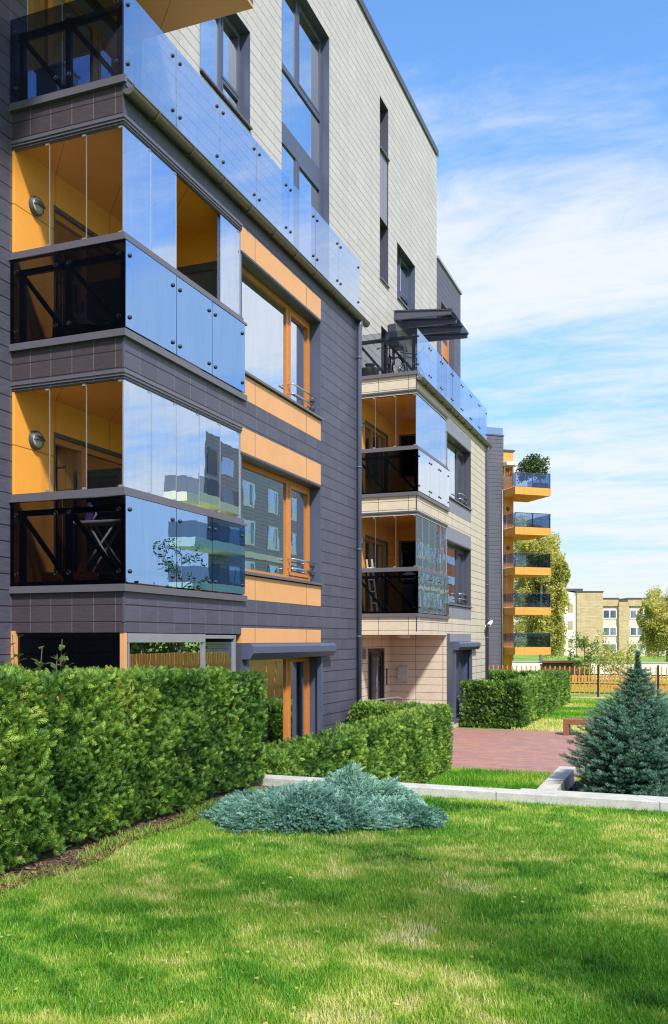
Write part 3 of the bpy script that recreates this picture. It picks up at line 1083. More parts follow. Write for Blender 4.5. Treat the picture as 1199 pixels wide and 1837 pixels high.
            dmb.box(-7.35, -6.65, Y + 0.06, Y + 0.07, F + 0.1, F + 1.93, 2)
            dmb.box(-7.5, -6.5, Y + 0.5, Y + 0.54, F, F + 2.1, 3)
            dmb.build('balcony_door', [M['wood_frame'], M['slate'], M['window_glass'], M['room']], bal)
        else:
            dmb = MB()
            Y = YB - 0.01
            dmb.box(-7.55, -6.35, Y + 0.01, Y + 0.05, F + 1.0, F + 2.2, 0); dmb.box(-7.48, -6.42, Y - 0.008, Y + 0.008, F + 1.06, F + 2.14, 1)
            dmb.build('side_window', [M['slate'], M['dark_glass']], bal)
        # round wall lamp with half visor
        lm = MB()
        c = (BX + 0.03, Y0 + 0.39, F + 1.95)
        lm.lathe(c, [(0.0, 0.075), (0.06, 0.072), (0.10, 0.055), (0.115, 0.02), (0.118, 0.0)], 24, 0, 'x')
        lm.lathe(c, [(0.122, 0.0), (0.122, 0.035), (0.105, 0.06)], 24, 1, 'x')
        lm.hexa([(c[0] + .03, c[1] - .10, c[2] - .01), (c[0] + .11, c[1] - .085, c[2] - .005), (c[0] + .11, c[1] + .085, c[2] - .005), (c[0] + .03, c[1] + .10, c[2] - .01),
                 (c[0] + .03, c[1] - .10, c[2] + .05), (c[0] + .085, c[1] - .06, c[2] + .05), (c[0] + .085, c[1] + .06, c[2] + .05), (c[0] + .03, c[1] + .10, c[2] + .05)], 1)
        lm.build('wall_lamp', [M['light_grey'], M['slate']], APT)
        # spandrels and window beside the balcony
        p = MB(); p.box(FX - 0.22, FX + 0.004, YB + 0.002, YW - 0.002, F + 2.20, F + 2.57); p.build('spandrel_panel', pan_m, APT, 0.004)
        p = MB(); p.box(FX - 0.24, FX + 0.012, YB - 0.012, YW - 0.002, F + 2.165, F + 2.198); p.build('soffit_trim', M['slate'], APT)
        p = MB(); p.box(FX - 0.22, FX + 0.004, YB + 0.002, YW - 0.002, F - 0.002, F + 0.36); p.build('spandrel_panel', pan_m, APT, 0.004)
        mid = YB + (YW - YB) * 0.68
        curt = [(YW - 0.7, YW - 0.1, M['curtain'])] if not dark else None
        window_x(FX, YB + 0.014, YW - 0.014, F + 0.425, F + 2.15, [(mid, 0.11, -9, 99)], [], frm_m, M['window_glass'], 0.075,
                 sash=[(mid + 0.055, YW - 0.095, F + 0.51, F + 2.07)], rdepth=0.21, rmat=M['slate_blue'] if dark else M['slate'], curt=curt,
                 rails=(mid, YW - 0.05, (F + 0.62, F + 0.78)), roomd=1.6)
    # ---- ground floor
    F = FLOORS[0]
    p = MB(); p.box(FX - 0.22, FX + 0.004, YB + 0.002 if dark else YB + 0.35, YW - 0.002, F + 2.34, F + 2.57); p.build('spandrel_panel', pan_m, APT, 0.004)
    ya, yb = (YB + 0.02, YW + 0.30) if dark else (YB + 0.75, YW + 0.55)
    s = MB()   # roller shutter box with chamfered lower front
    prof = [(FX - 0.05, F + 2.335), (FX + 0.14, F + 2.335), (FX + 0.19, F + 2.29), (FX + 0.19, F + 2.19), (FX + 0.13, F + 2.10), (FX - 0.05, F + 2.10)]
    n = len(prof)
    s.face([(x, ya, z) for x, z in prof][::-1]); s.face([(x, yb, z) for x, z in prof])
    for i in range(n):
        (x0, z0), (x1, z1) = prof[i], prof[(i + 1) % n]
        s.face([(x0, ya, z0), (x1, ya, z1), (x1, yb, z1), (x0, yb, z0)])
    sb = s.build('roller_shutter', M['slate_blue'], APT, 0.006)
    for y in (ya + 0.10, YW - 0.06):
        s = MB()
        s.box(FX - 0.03, FX + 0.05, y - 0.035, y + 0.035, 0.5 if dark else 0.2, F + 2.10)
        s.build('guide_rail', M['slate_blue'], sb)
    wz = F + 0.50 if dark else F + 0.1
    y0w = YB + 0.16 if dark else YB + 0.86
    mid = y0w + (YW - y0w) * (0.66 if dark else 0.6)
    window_x(FX, y0w, YW - 0.014, wz, F + 2.14, [(mid, 0.11, -9, 99)], [], M['wood_frame'] if dark else M['slate'], M['window_glass'], 0.075,
             sash=[(mid + 0.055, YW - 0.1, wz + 0.08, F + 2.06)], rdepth=0.21, rmat=M['slate_blue'], sill=True, roomd=1.6,
             curt=[(YW - 0.75, YW - 0.1, M['curtain_green']), (y0w + 0.9, y0w + 1.7, M['curtain_green'])])
    m = MB()
    if dark:
        m.box(FX - 0.20, FX - 0.002, YB, y0w - 0.012, 0.0, F + 2.34)
        m.build('wall_pier', M['slate'], APT)
    else:
        m.box(FX - 0.20, FX - 0.002, YB, y0w - 0.012, 0.2, F + 2.57)
        m.build('wall_pier', M['slate'], APT)
    # ---- gutter along the terrace edge with brackets, downpipe
    gz = 9.02
    gt = MB()
    gx_ = FX + 0.085
    n = 10
    y0g, y1g = Y0 - 0.03, Y1 + 0.28
    prev = None
    for i in range(n + 1):
        a = math.pi + math.pi * i / n
        p = (gx_ + 0.075 * math.cos(a), gz + 0.075 * math.sin(a))
        if prev:
            gt.face([(prev[0], y0g, prev[1]), (p[0], y0g, p[1]), (p[0], y1g, p[1]), (prev[0], y1g, prev[1])], 0, True)
        prev = p
    for y in (y0g, y1g):
        gt.face([(gx_ + 0.075 * math.cos(math.pi + math.pi * i / n), y, gz + 0.075 * math.sin(math.pi + math.pi * i / n)) for i in range(n + 1)])
    gt.tube([(gx_ + 0.078, y0g, gz + 0.004), (gx_ + 0.078, y1g, gz + 0.004)], 0.009, 6)
    y = y0g + 0.55
    while y < y1g:
        for i in range(n):
            a0, a1 = math.pi + math.pi * i / n, math.pi + math.pi * (i + 1) / n
            q = 0.083
            gt.bar((gx_ + q * math.cos(a0), y, gz + q * math.sin(a0)), (gx_ + q * math.cos(a1), y, gz + q * math.sin(a1)), 0.028, 0.010, 0, (0, 1, 0))
        y += 0.85
    gt.build('gutter', M['zinc'], APT)
    d = MB()
    yd = Y1 - 0.10
    d.tube([(gx_, yd, gz - 0.05), (gx_, yd, gz - 0.16), (FX + 0.065, yd, gz - 0.30), (FX + 0.065, yd, 0.05)], 0.05, 12)
    for z in (8.2, 6.0, 4.35, 2.6, 0.9):
        d.tube([(FX + 0.065, yd, z), (FX + 0.065, yd, z + 0.035)], 0.058, 12)
        d.box(FX - 0.01, FX + 0.03, yd - 0.012, yd + 0.012, z, z + 0.03)
    d.build('downpipe', M['slate_blue'], APT)
    # ---- terrace balustrade
    s = MB()
    s.box(BX, FX + 0.05, Y0 - 0.05, Y0 - 0.002, 9.10, 9.19); s.box(FX + 0.002, FX + 0.012, Y0 - 0.002, Y1 + 0.05, 9.10, 9.17)
    tb = s.build('terrace_balustrade', M['strip'], APT)
    xm = (BX + FX) / 2 - 0.02
    F = 9.16
    side_g = M['terrace_glass'] if dark else M['smoke_glass']
    for (xa, xb) in ((BX + 0.02, xm - 0.006), (xm + 0.006, FX + 0.02)):
        p = MB(); p.box(xa, xb, Y0 - 0.052, Y0 - 0.040, F + 0.03, F + 1.06)
        bolts(p, [(x, Y0 - 0.053, z) for x in (xa + 0.09, xb - 0.09) for z in (F + 0.2, F + 0.9)], 'y', 1)
        p.build('glass_panel', [side_g, M['steel']], tb)
    nseg = 7
    for i in range(nseg):
        ya, yb = Y0 - 0.04 + (Y1 - Y0 + 0.08) * i / nseg, Y0 - 0.04 + (Y1 - Y0 + 0.08) * (i + 1) / nseg
        p = MB(); p.box(FX + 0.012, FX + 0.024, ya + 0.006, yb - 0.006, F + 0.03, F + 1.06)
        bolts(p, [(FX + 0.025, y, z) for y in (ya + 0.09, yb - 0.09) for z in (F + 0.2, F + 0.9)], 'x', 1)
        lean(p)
        p.build('glass_panel', [M['pale_glass'], M['black_steel']], tb)
    t = MB()
    yb_ = Y0 + 0.06
    for x in (BX + 0.10, xm, FX - 0.10):
        t.box(x - 0.035, x + 0.035, yb_, yb_ + 0.05, F, F + 0.96)
    t.box(BX + 0.03, FX - 0.05, yb_ + 0.004, yb_ + 0.046, F + 0.86, F + 0.95)
    t.bar((BX + 0.09, yb_ + 0.025, F + 0.90), (xm, yb_ + 0.025, F + 0.04), 0.04, 0.06)
    t.bar((xm + 0.01, yb_ + 0.025, F + 0.90), (FX - 0.10, yb_ + 0.025, F + 0.04), 0.04, 0.06)
    t.build('truss', M['black_steel'], tb)


bay(9.02, 17.20, 12.05, 15.20, 'dark')
bay(21.50, 29.82, 24.55, 27.55, 'beige')

# ---- set-back wall behind the bays
UP = [(13.69, 15.62, 12.33, 14.25), (17.09, 19.77, 9.3, 16.72), (23.56, 24.31, 12.48, 17.50), (23.68, 24.28, 9.3, 11.22), (25.16, 27.02, 12.50, 14.14)]
m = MB()
holed(m, BX, 'x', 11.9, 29.66, 9.0, 19.0, UP)
m.face([(BX, 29.66, 0), (-20, 29.66, 0), (-20, 29.66, 19), (BX, 29.66, 19)])
m.build('wall', M['beige_tile'], APT)
m = MB()
holed(m, BX, 'x', 17.2, 21.5, 0.0, 9.0, [])
holed(m, BX, 'x', 21.5, 24.6, 0.0, 2.72, [(22.55, 23.95, 0.0, 2.32)])
m.build('wall', M['cream_tile'], APT)
m = MB()
holed(m, BX, 'x', -12.0, 9.02, 0.0, 19.0, [])
holed(m, BX, 'x', 9.02, 11.9, 9.0, 19.0, [(9.30, 11.65, 9.2, 11.45)])
m.face([(BX, -12, 0), (-20, -12, 0), (-20, -12, 19), (BX, -12, 19)])
m.build('wall', M['dark_tile'], APT)
m = MB()
m.face([(-20, -12, 0), (-20, 29.66, 0), (-20, 29.66, 19), (-20, -12, 19)])
m.box(-20, BX - 0.01, -12, 29.65, 18.6, 18.9)
m.build('rear_wall', M['beige_tile'], APT)
m = MB(); m.box(BX - 0.35, BX + 0.05, -12.05, 29.74, 19.0, 19.09); m.box(BX + 0.02, BX + 0.05, -12.05, 29.74, 18.88, 19.0); m.box(-20, BX - 0.35, 29.60, 29.74, 19.0, 19.09)
m.build('roof_coping', M['slate'], APT)

# upper windows
window_x(BX, 13.70, 15.61, 12.42, 14.24, [(14.78, 0.10, -9, 99)], [], M['slate_blue'], M['window_glass'], 0.07, sash=[(14.83, 15.54, 12.49, 12.95), (14.83, 15.54, 12.97, 14.17)], rdepth=0.2, rmat=M['slate_blue'], curt=[(15.2, 15.5, M['curtain'])], roomd=1.5)
window_x(BX, 17.10, 19.76, 9.32, 16.71, [(18.32, 0.12, 14.86, 99), (18.32, 0.12, -9, 13.15)], [(14.80, 0.12), (13.38, 0.44), (11.0, 0.12)], M['slate_blue'], M['window_glass'], 0.08,
         sash=[(18.38, 19.68, 14.87, 16.62), (18.38, 19.68, 11.07, 13.15)], rdepth=0.2, rmat=M['slate_blue'], sill=False, roomd=1.5)
wn = window_x(BX, 23.57, 24.30, 16.10, 17.49, [], [], M['slate'], M['dark_glass'], 0.06, rdepth=0.2, rmat=M['slate'], roomd=0.8)
m = MB(); m.box(BX - 0.15, BX - 0.02, 23.565, 24.305, 14.18, 16.03); m.build('spandrel_panel', M['spandrel_grey'], APT)
window_x(BX, 23.57, 24.30, 12.52, 14.17, [], [], M['slate'], M['dark_glass'], 0.06, rdepth=0.2, rmat=M['slate'], roomd=0.8)
window_x(BX, 23.69, 24.27, 9.31, 11.21, [], [], M['slate'], M['dark_glass'], 0.06, rdepth=0.15, rmat=M['slate'], sill=False, roomd=0.8)
window_x(BX, 25.17, 27.01, 12.55, 14.13, [(26.0, 0.08, -9, 99)], [], M['slate_blue'], M['window_glass'], 0.06, sash=[(26.04, 26.95, 12.61, 13.0), (26.04, 26.95, 13.02, 14.07)], rdepth=0.2, rmat=M['slate_blue'], roomd=1.2)
window_x(BX, 9.31, 11.64, 9.21, 11.44, [(9.95, 0.10, -9, 99), (10.95, 0.12, -9, 99)], [], M['wood_frame'], M['window_glass'], 0.08, sash=[(11.01, 11.56, 9.3, 11.36)], rdepth=0.16, rmat=M['light_grey'], sill=False, curt=[(9.36, 9.9, M['curtain']), (10.2, 10.7, M['curtain'])], roomd=1.4)

# entrance porch: end wall, ceiling, door, intercom plate
m = MB()
m.face([(BX, 24.52, 0), (FX, 24.52, 0), (FX, 24.52, 2.72), (BX, 24.52, 2.72)])
m.build('wall', M['cream_tile'], APT)
m = MB(); m.box(BX, FX - 0.01, 21.51, 24.5, 2.69, 2.75); m.build('porch_ceiling', M['cream_tile'], APT)
m = MB(); m.lathe((-6.95, 23.0, 2.69), [(0.0, -0.10), (0.13, -0.095), (0.17, -0.06), (0.18, 0.0)], 24); m.build('ceiling_lamp', M['light_grey'], APT)
d = MB()
d.box(BX - 0.10, BX + 0.01, 22.55, 22.64, 0.02, 2.32); d.box(BX - 0.10, BX + 0.01, 23.86, 23.95, 0.02, 2.32); d.box(BX - 0.10, BX + 0.01, 22.64, 23.86, 2.22, 2.32)
d.box(BX - 0.09, BX - 0.02, 22.92, 22.99, 0.02, 2.22)
d.box(BX - 0.08, BX - 0.03, 23.02, 23.10, 0.05, 2.20); d.box(BX - 0.08, BX - 0.03, 23.76, 23.84, 0.05, 2.20); d.box(BX - 0.08, BX - 0.03, 23.10, 23.76, 2.08, 2.20); d.box(BX - 0.08, BX - 0.03, 23.10, 23.76, 0.05, 0.25)
d.box(BX - 0.5, BX - 0.45, 22.5, 24.0, 0, 2.4)
do = d.build('door', M['black_steel'], APT)
p = MB(); p.box(BX - 0.062, BX - 0.05, 22.60, 23.85, 0.05, 2.25); p.build('pane', M['dark_glass'], do)
p = MB(); p.tube([(BX + 0.06, 23.12, 0.35), (BX + 0.06, 23.12, 2.12)], 0.018, 10); p.box(BX - 0.03, BX + 0.06, 23.11, 23.13, 0.5, 0.53); p.box(BX - 0.03, BX + 0.06, 23.11, 23.13, 1.95, 1.98); p.build('handle', M['steel'], do)
m = MB(); m.box(-7.57, -7.28, 24.44, 24.52, 1.36, 1.80); m.build('intercom_plate', M['light_grey'], APT, 0.01)
m = MB(); m.box(BX, BX + 0.02, 24.12, 24.2, 1.3, 1.75); m.build('name_plate', M['slate'], APT)
m = MB(); m.box(BX, BX + 0.02, 22.12, 22.38, 2.05, 2.32); m.build('number_plate', M['strip'], APT)

# ground-floor glazing of the dark corner
F = 0.16
m = MB(); m.box(BX, BX + 0.06, 9.0, 9.06, 0.0, 2.66); m.build('wood_post', M['orange_panel'], APT)
m = MB(); m.box(FX - 0.06, FX - 0.004, 9.03, 9.09, 0.0, 2.66); m.build('wood_post', M['orange_panel'], APT)
m = MB()
m.box(BX + 0.07, FX - 0.07, 9.05, 9.062, 0.3, 2.63)
m.build('glazing_pane', M['dark_glass'], APT)
m = MB()
m.box(FX - 0.05, FX + 0.01, 9.10, 10.95, 2.52, 2.63)
for y, w_ in ((9.12, .03), (10.93, .06), (11.84, .05)):
    m.box(FX - 0.05, FX + 0.004, y - w_ / 2, y + w_ / 2, 0.2, 2.52 if y < 10.94 else 2.62)
m.box(FX - 0.05, FX + 0.004, 10.96, 11.82, 2.57, 2.62)
gl = m.build('glazing_frame', M['alu'], APT)
for ya, yb in ((9.13, 9.66), (9.665, 10.28), (10.285, 10.90), (10.96, 11.82)):
    m = MB(); m.box(FX - 0.03, FX - 0.02, ya, yb, 0.2, 2.52); m.build('pane', M['window_glass'], gl)
l = MB()
l.face([(BX + 0.02, 9.05, 0.2), (BX + 0.02, 12.04, 0.2), (BX + 0.02, 12.04, 2.7), (BX + 0.02, 9.05, 2.7)])
l.face([(BX + 0.02, 12.04, 0.2), (FX - 0.1, 12.04, 0.2), (FX - 0.1, 12.04, 2.7), (BX + 0.02, 12.04, 2.7)])
l.face([(BX, 9.03, 2.66), (FX - 0.02, 9.03, 2.66), (FX - 0.02, 12.04, 2.66), (BX, 12.04, 2.66)])
l.face([(BX, 9.03, 0.17), (FX - 0.02, 9.03, 0.17), (FX - 0.02, 12.04, 0.17), (BX, 12.04, 0.17)])
l.build('lining', M['room'], APT)

# fifth-floor balcony with orange soffit, mostly above the picture
m = MB()
m.box(BX - 0.01, -5.80, 6.6, 11.72, 11.66, 11.70, 1)
m.box(BX - 0.01, -5.80, 6.6, 11.72, 11.70, 12.02, 0)
ub = m.build('balcony', [M['strip'], M['orange_panel']], APT)
m = MB(); m.box(-5.85, -5.838, 6.62, 11.70, 12.03, 13.1); m.box(BX + 0.02, -5.86, 11.69, 11.702, 12.03, 13.1); m.build('glass_panel', M['terrace_glass'], ub)

# far dark wing of the same building
m = MB()
holed(m, BX, 'x', 29.66, 33.14, 0.0, 15.45, [(30.25, 32.18, 9.5, 14.2)])
m.face([(BX, 33.14, 0), (-20, 33.14, 0), (-20, 33.14, 15.45), (BX, 33.14, 15.45)])
m.face([(BX, 29.66, 15.44), (BX, 33.14, 15.44), (-20, 33.14, 15.44), (-20, 29.66, 15.44)])
m.build('wall', M['dark_tile'], APT)
m = MB(); m.box(BX - 0.3, BX + 0.05, 29.7, 33.2, 15.45, 15.54); m.build('roof_coping', M['alu'], APT)
window_x(BX, 30.26, 32.17, 9.51, 14.19, [(31.2, 0.1, -9, 99)], [(12.86, 0.5), (11.2, 0.1)], M['wood_frame'], M['window_glass'], 0.08, rdepth=0.2, rmat=M['slate_blue'], roomd=1.2)

# steel and glass canopy over the beige terrace
m = MB()
for y in (24.95, 25.68, 26.38, 27.08):
    m.hexa([(BX, y - .04, 11.78), (-6.16, y - .04, 11.74), (-6.16, y + .04, 11.74), (BX, y + .04, 11.78),
            (BX, y - .04, 12.02), (-6.16, y - .04, 11.85), (-6.16, y + .04, 11.85), (BX, y + .04, 12.02)])
    m.hexa([(BX, y - .07, 12.022), (-6.14, y - .07, 11.852), (-6.14, y + .07, 11.852), (BX, y + .07, 12.022),
            (BX, y - .07, 12.04), (-6.14, y - .07, 11.87), (-6.14, y + .07, 11.87), (BX, y + .07, 12.04)])
m.box(BX - 0.02, BX + 0.03, 24.85, 27.18, 11.76, 12.02)
cn = m.build('canopy', M['slate'], APT)
m = MB()
m.hexa([(BX, 24.90, 12.05), (-6.12, 24.90, 11.875), (-6.12, 27.14, 11.875), (BX, 27.14, 12.05), (BX, 24.90, 12.062), (-6.12, 24.90, 11.887), (-6.12, 27.14, 11.887), (BX, 27.14, 12.062)])
m.build('glass_sheet', M['terrace_glass'], cn)

# security camera on the corner of the beige bay
m = MB()
c = Vector((FX + 0.10, 29.72, 3.10))
m.lathe((FX, 29.72, 3.0), [(0.0, 0.03), (0.05, 0.028), (0.05, 0.0)], 14, 0, 'x')
m.tube([(FX + 0.02, 29.72, 3.0), (FX + 0.10, 29.70, 2.99), (FX + 0.16, 29.66, 3.05)], 0.018, 8)
m.tube([(FX + 0.19, 29.80, 3.16), (FX + 0.18, 29.62, 3.10), (FX + 0.17, 29.42, 3.04)], [0.055, 0.062, 0.058], 14)
m.lathe((FX + 0.17, 29.415, 3.04), [(0.0, 0.0), (0.045, -0.002), (0.05, 0.01)], 14, 1, 'y')
m.build('security_camera', [M['white_paint'], M['black_plastic']], APT)

# things standing on the balconies and terraces ------------------------
def bicycle(name, label, loc, rz, frame_mat, child_seat):
    t = empty(name, loc, label, 'bicycle', 'bicycles on the beige terrace', True)
    t.rotation_euler = (0, 0, rz)
    for y in (-0.52, 0.52):
        w = MB(); w.torus((0, y, 0.34), 0.315, 0.022, 'x', 30, 8)
        w.lathe((0, y, 0.34), [(0.03, -0.04), (0.03, 0.04)], 8, 1, 'x')
        for i in range(16):
            a = math.pi * 2 * i / 16
            w.tube([(0.02 * (-1) ** i, y, 0.34), (0, y + 0.30 * math.cos(a), 0.34 + 0.30 * math.sin(a))], 0.003, 4, 1, False)
        w.build('wheel', [M['black_plastic'], M['steel']], t)
    f = MB()
    bb, hd, st_ = (0, -0.06, 0.30), (0, 0.40, 0.80), (0, -0.20, 0.78)
    f.tube([bb, hd], 0.022, 8); f.tube([bb, st_], 0.020, 8); f.tube([st_, (0, 0.38, 0.86)], 0.018, 8)
    for s_ in (-1, 1):
        f.tube([(0.05 * s_, -0.52, 0.34), (0.02 * s_, -0.06, 0.30)], 0.012, 6); f.tube([(0.05 * s_, -0.52, 0.34), (0.02 * s_, -0.19, 0.74)], 0.010, 6)
        f.tube([(0.05 * s_, 0.52, 0.34), (0.03 * s_, 0.41, 0.74)], 0.013, 6)
    f.tube([(0, 0.42, 0.72), (0, 0.36, 0.96)], 0.02, 8); f.tube([st_, (0, -0.235, 0.90)], 0.014, 8)
    f.build('frame', frame_mat, t)
    h = MB()
    h.tube([(-0.30, 0.24, 1.03), (-0.12, 0.36, 1.0), (0, 0.36, 0.97), (0.12, 0.36, 1.0), (0.30, 0.24, 1.03)], 0.013, 8)
    for s_ in (-1, 1):
        h.tube([(0.30 * s_, 0.24, 1.03), (0.33 * s_, 0.14, 1.03)], 0.018, 8)
    h.build('handlebar', M['black_steel'], t)
    s = MB(); s.hexa([(-.08, -.36, .90), (.08, -.36, .90), (.02, -.10, .91), (-.02, -.10, .91), (-.085, -.37, .95), (.085, -.37, .95), (.022, -.09, .95), (-.022, -.09, .95)])
    s.build('saddle', M['black_plastic'], t, 0.02)
    c = MB(); c.lathe((0.045, -0.06, 0.30), [(0.0, 0.0), (0.09, 0.0), (0.09, 0.008), (0, 0.008)], 18, 0, 'x')
    for s_ in (-1, 1):
        c.bar((0.06 * s_, -0.06, 0.30), (0.07 * s_, -0.06 + 0.12 * s_, 0.18), 0.02, 0.015); c.box(0.07 * s_, 0.15 * s_, -0.10 + 0.12 * s_, -0.02 + 0.12 * s_, 0.17, 0.19)
    c.build('crank', M['black_steel'], t)
    if child_seat:
        q = MB()
        q.hexa([(-.15, -.78, .86), (.15, -.78, .86), (.15, -.42, .86), (-.15, -.42, .86), (-.17, -.80, .95), (.17, -.80, .95), (.17, -.42, .92), (-.17, -.42, .92)])
        q.hexa([(-.16, -.80, .95), (.16, -.80, .95), (.16, -.72, .95), (-.16, -.72, .95), (-.12, -.90, 1.42), (.12, -.90, 1.42), (.12, -.83, 1.42), (-.12, -.83, 1.42)])
        for s_ in (-1, 1):
            q.hexa([(.15 * s_, -.55, .5), (.18 * s_, -.55, .5), (.18 * s_, -.46, .5), (.15 * s_, -.46, .5), (.15 * s_, -.58, .9), (.18 * s_, -.58, .9), (.18 * s_, -.46, .9), (.15 * s_, -.46, .9)])
        q.build('child_seat', M['slate'], t, 0.02)
    return t


bicycle('bicycle', 'dark bicycle with upright handlebars behind the glass of the beige terrace', (-7.25, 22.75, 9.15), R(196), M['black_steel'], False)
bicycle('bicycle', 'bicycle with a tall dark child seat near the corner of the beige terrace', (-6.72, 22.75, 9.15), R(-14), M['slate_blue'], True)
t = empty('storage_tub', (-7.5, 21.85, 9.15), 'grey tub with a lidded pot on top beside the bicycles', 'tub')
m = MB(); m.lathe((-7.5, 21.85, 9.15), [(0.0, 0.0), (0.20, 0.0), (0.235, 0.27), (0.25, 0.29), (0.25, 0.31), (0.0, 0.31)], 20); m.build('tub', M['pot_grey'], t)
m = MB(); m.lathe((-7.5, 21.85, 9.46), [(0.0, 0.0), (0.10, 0.0), (0.11, 0.10), (0.13, 0.11), (0.13, 0.13), (0.0, 0.14)], 16); m.build('lid', M['pot_grey'], t)

# ironing board with iron, laundry rack and covered seat
t = empty('ironing_board', (-6.95, 9.65, 3.18), 'white ironing board on crossed legs behind the lower tinted balustrade', 'ironing board')
m = MB()
m.hexa([(-7.25, 9.45, 4.02), (-6.30, 9.52, 4.02), (-6.30, 9.70, 4.02), (-7.25, 9.80, 4.02), (-7.25, 9.45, 4.055), (-6.30, 9.52, 4.055), (-6.30, 9.70, 4.055), (-7.25, 9.80, 4.055)])
m.build('board', M['white_paint'], t, 0.01)
for a, b in (((-7.30, 9.62, 3.19), (-6.65, 9.62, 4.02)), ((-6.45, 9.62, 3.19), (-7.05, 9.62, 4.02))):
    m = MB()
    for y in (-.13, .13):
        m.tube([(a[0], a[1] + y, a[2]), (b[0], b[1] + y * .5, b[2])], 0.014, 8)
    m.tube([(a[0], a[1] - .16, a[2] + .02), (a[0], a[1] + .16, a[2] + .02)], 0.014, 8)
    m.build('leg', M['white_paint'], t)
t = empty('clothes_iron', (-7.0, 9.6, 4.056), 'purple and white clothes iron standing on the ironing board', 'iron')
m = MB(); m.hexa([(-7.10, 9.54, 4.057), (-7.02, 9.54, 4.057), (-7.02, 9.66, 4.057), (-7.10, 9.66, 4.057), (-7.09, 9.58, 4.30), (-7.05, 9.58, 4.30), (-7.05, 9.62, 4.30), (-7.09, 9.62, 4.30)])
m.build('body', plain('purple_plastic', (0.16, 0.08, 0.35), 0.4), t, 0.01)
m = MB(); m.tube([(-7.02, 9.6, 4.09), (-6.97, 9.6, 4.14), (-6.98, 9.6, 4.22), (-7.05, 9.6, 4.25)], 0.015, 8); m.build('handle', M['white_paint'], t)
t = empty('wooden_crate', (-7.3, 9.5, 3.18), 'low orange wooden crate on the floor below the ironing board', 'crate')
m = MB(); m.box(-7.62, -7.0, 9.35, 9.70, 3.185, 3.22)
for z in (3.24, 3.30, 3.36):
    m.box(-7.62, -7.0, 9.35, 9.365, z, z + .045); m.box(-7.62, -7.0, 9.685, 9.70, z, z + .045); m.box(-7.62, -7.605, 9.366, 9.684, z, z + .045); m.box(-7.015, -7.0, 9.366, 9.684, z, z + .045)
m.build('crate', M['wood_frame'], t)
t = empty('lounge_chair', (-7.0, 9.9, 6.18), 'black covered lounge chair behind the upper tinted balustrade', 'chair')
m = MB()
for k, (x, z, rx, rz_) in enumerate(((-7.45, 6.50, .16, .36), (-7.25, 6.42, .22, .30), (-6.95, 6.36, .28, .22), (-6.65, 6.34, .28, .20), (-6.42, 6.33, .16, .18))):
    pass
prof = [(-7.62, 6.20), (-7.60, 6.75), (-7.48, 6.86), (-7.34, 6.78), (-7.20, 6.58), (-6.85, 6.52), (-6.50, 6.50), (-6.42, 6.40), (-6.42, 6.20)]
for i in range(len(prof)):
    a, b = prof[i], prof[(i + 1) % len(prof)]
    m.face([(a[0], 9.55, a[1]), (b[0], 9.55, b[1]), (b[0], 10.2, b[1]), (a[0], 10.2, a[1])], 0, i < len(prof) - 1)
m.face([(x, 9.55, z) for x, z in prof]); m.face([(x, 10.2, z) for x, z in prof][::-1])
m.build('cover', M['black_plastic'], t, 0.03)
t = empty('white_cabinet', (-7.5, 9.4, 9.15), 'white boxy cabinet behind the dark glass of the top left terrace', 'cabinet')
m = MB(); m.box(-7.62, -7.30, 9.25, 9.55, 9.16, 9.70); m.box(-7.28, -7.20, 9.25, 9.55, 9.58, 9.70); m.build('body', M['white_paint'], t, 0.01)
m = MB(); m.box(-7.64, -7.18, 9.23, 9.57, 9.705, 9.73); m.build('top', M['white_paint'], t)
t = empty('storage_box', (-6.6, 24.0, 3.18), 'tall dark storage box under white bags on the lower beige balcony', 'box')
m = MB(); m.box(-6.75, -6.30, 22.2, 22.6, 3.19, 4.0); m.build('body', M['pot_grey'], t, 0.02)
m = MB(); m.box(-6.77, -6.28, 22.18, 22.62, 4.002, 4.04); m.build('lid', M['slate'], t)
t = empty('white_bag', (-6.85, 22.3, 4.05), 'white plastic bag heaped on the storage box', 'bag')
m = MB()
for i in range(9):
    for k in range(14):
        pass
prof = [(0.02, 0.0), (0.17, 0.02), (0.21, 0.10), (0.17, 0.19), (0.08, 0.24), (0.03, 0.30), (0.0, 0.30)]
m.lathe((-6.62, 22.38, 4.042), prof, 14)
rr = random.Random(5)
m.v = [(x + rr.uniform(-.02, .02), y + rr.uniform(-.02, .02), z + rr.uniform(0, .02)) for x, y, z in m.v]
m.build('bag', M['white_paint'], t)
t = empty('step_ladder', (-7.5, 22.2, 3.18), 'white folded step ladder leaning inside the lower beige balcony', 'ladder')
m = MB()
for x in (-7.66, -7.52):
    m.bar((x, 22.55, 3.19), (x + 0.02, 22.0, 4.62), 0.045, 0.02)
for z in (3.5, 3.8, 4.1, 4.4):
    f_ = (z - 3.19) / 1.43
    m.box(-7.65, -7.51, 22.53 - 0.55 * f_, 22.57 - 0.55 * f_, z, z + 0.025)
m.build('frame', M['white_paint'], t)

# handrail by the entrance
t = empty('handrail', (-7.2, 20.6, 0), 'steel handrail with a bent end beside the entrance door', 'handrail')
m = MB(); m.tube([(-7.35, 20.5, 0.0), (-7.35, 20.5, 1.0), (-7.30, 21.0, 1.04), (-7.0, 22.6, 1.06), (-6.95, 22.9, 1.0), (-6.95, 22.9, 0.0)], 0.022, 10)
m.tube([(-7.30, 21.0, 0.85), (-7.0, 22.6, 0.87)], 0.018, 8)
m.build('rail', M['steel'], t)

# ================================================================== PLANTS
TV, TF = SPRAY


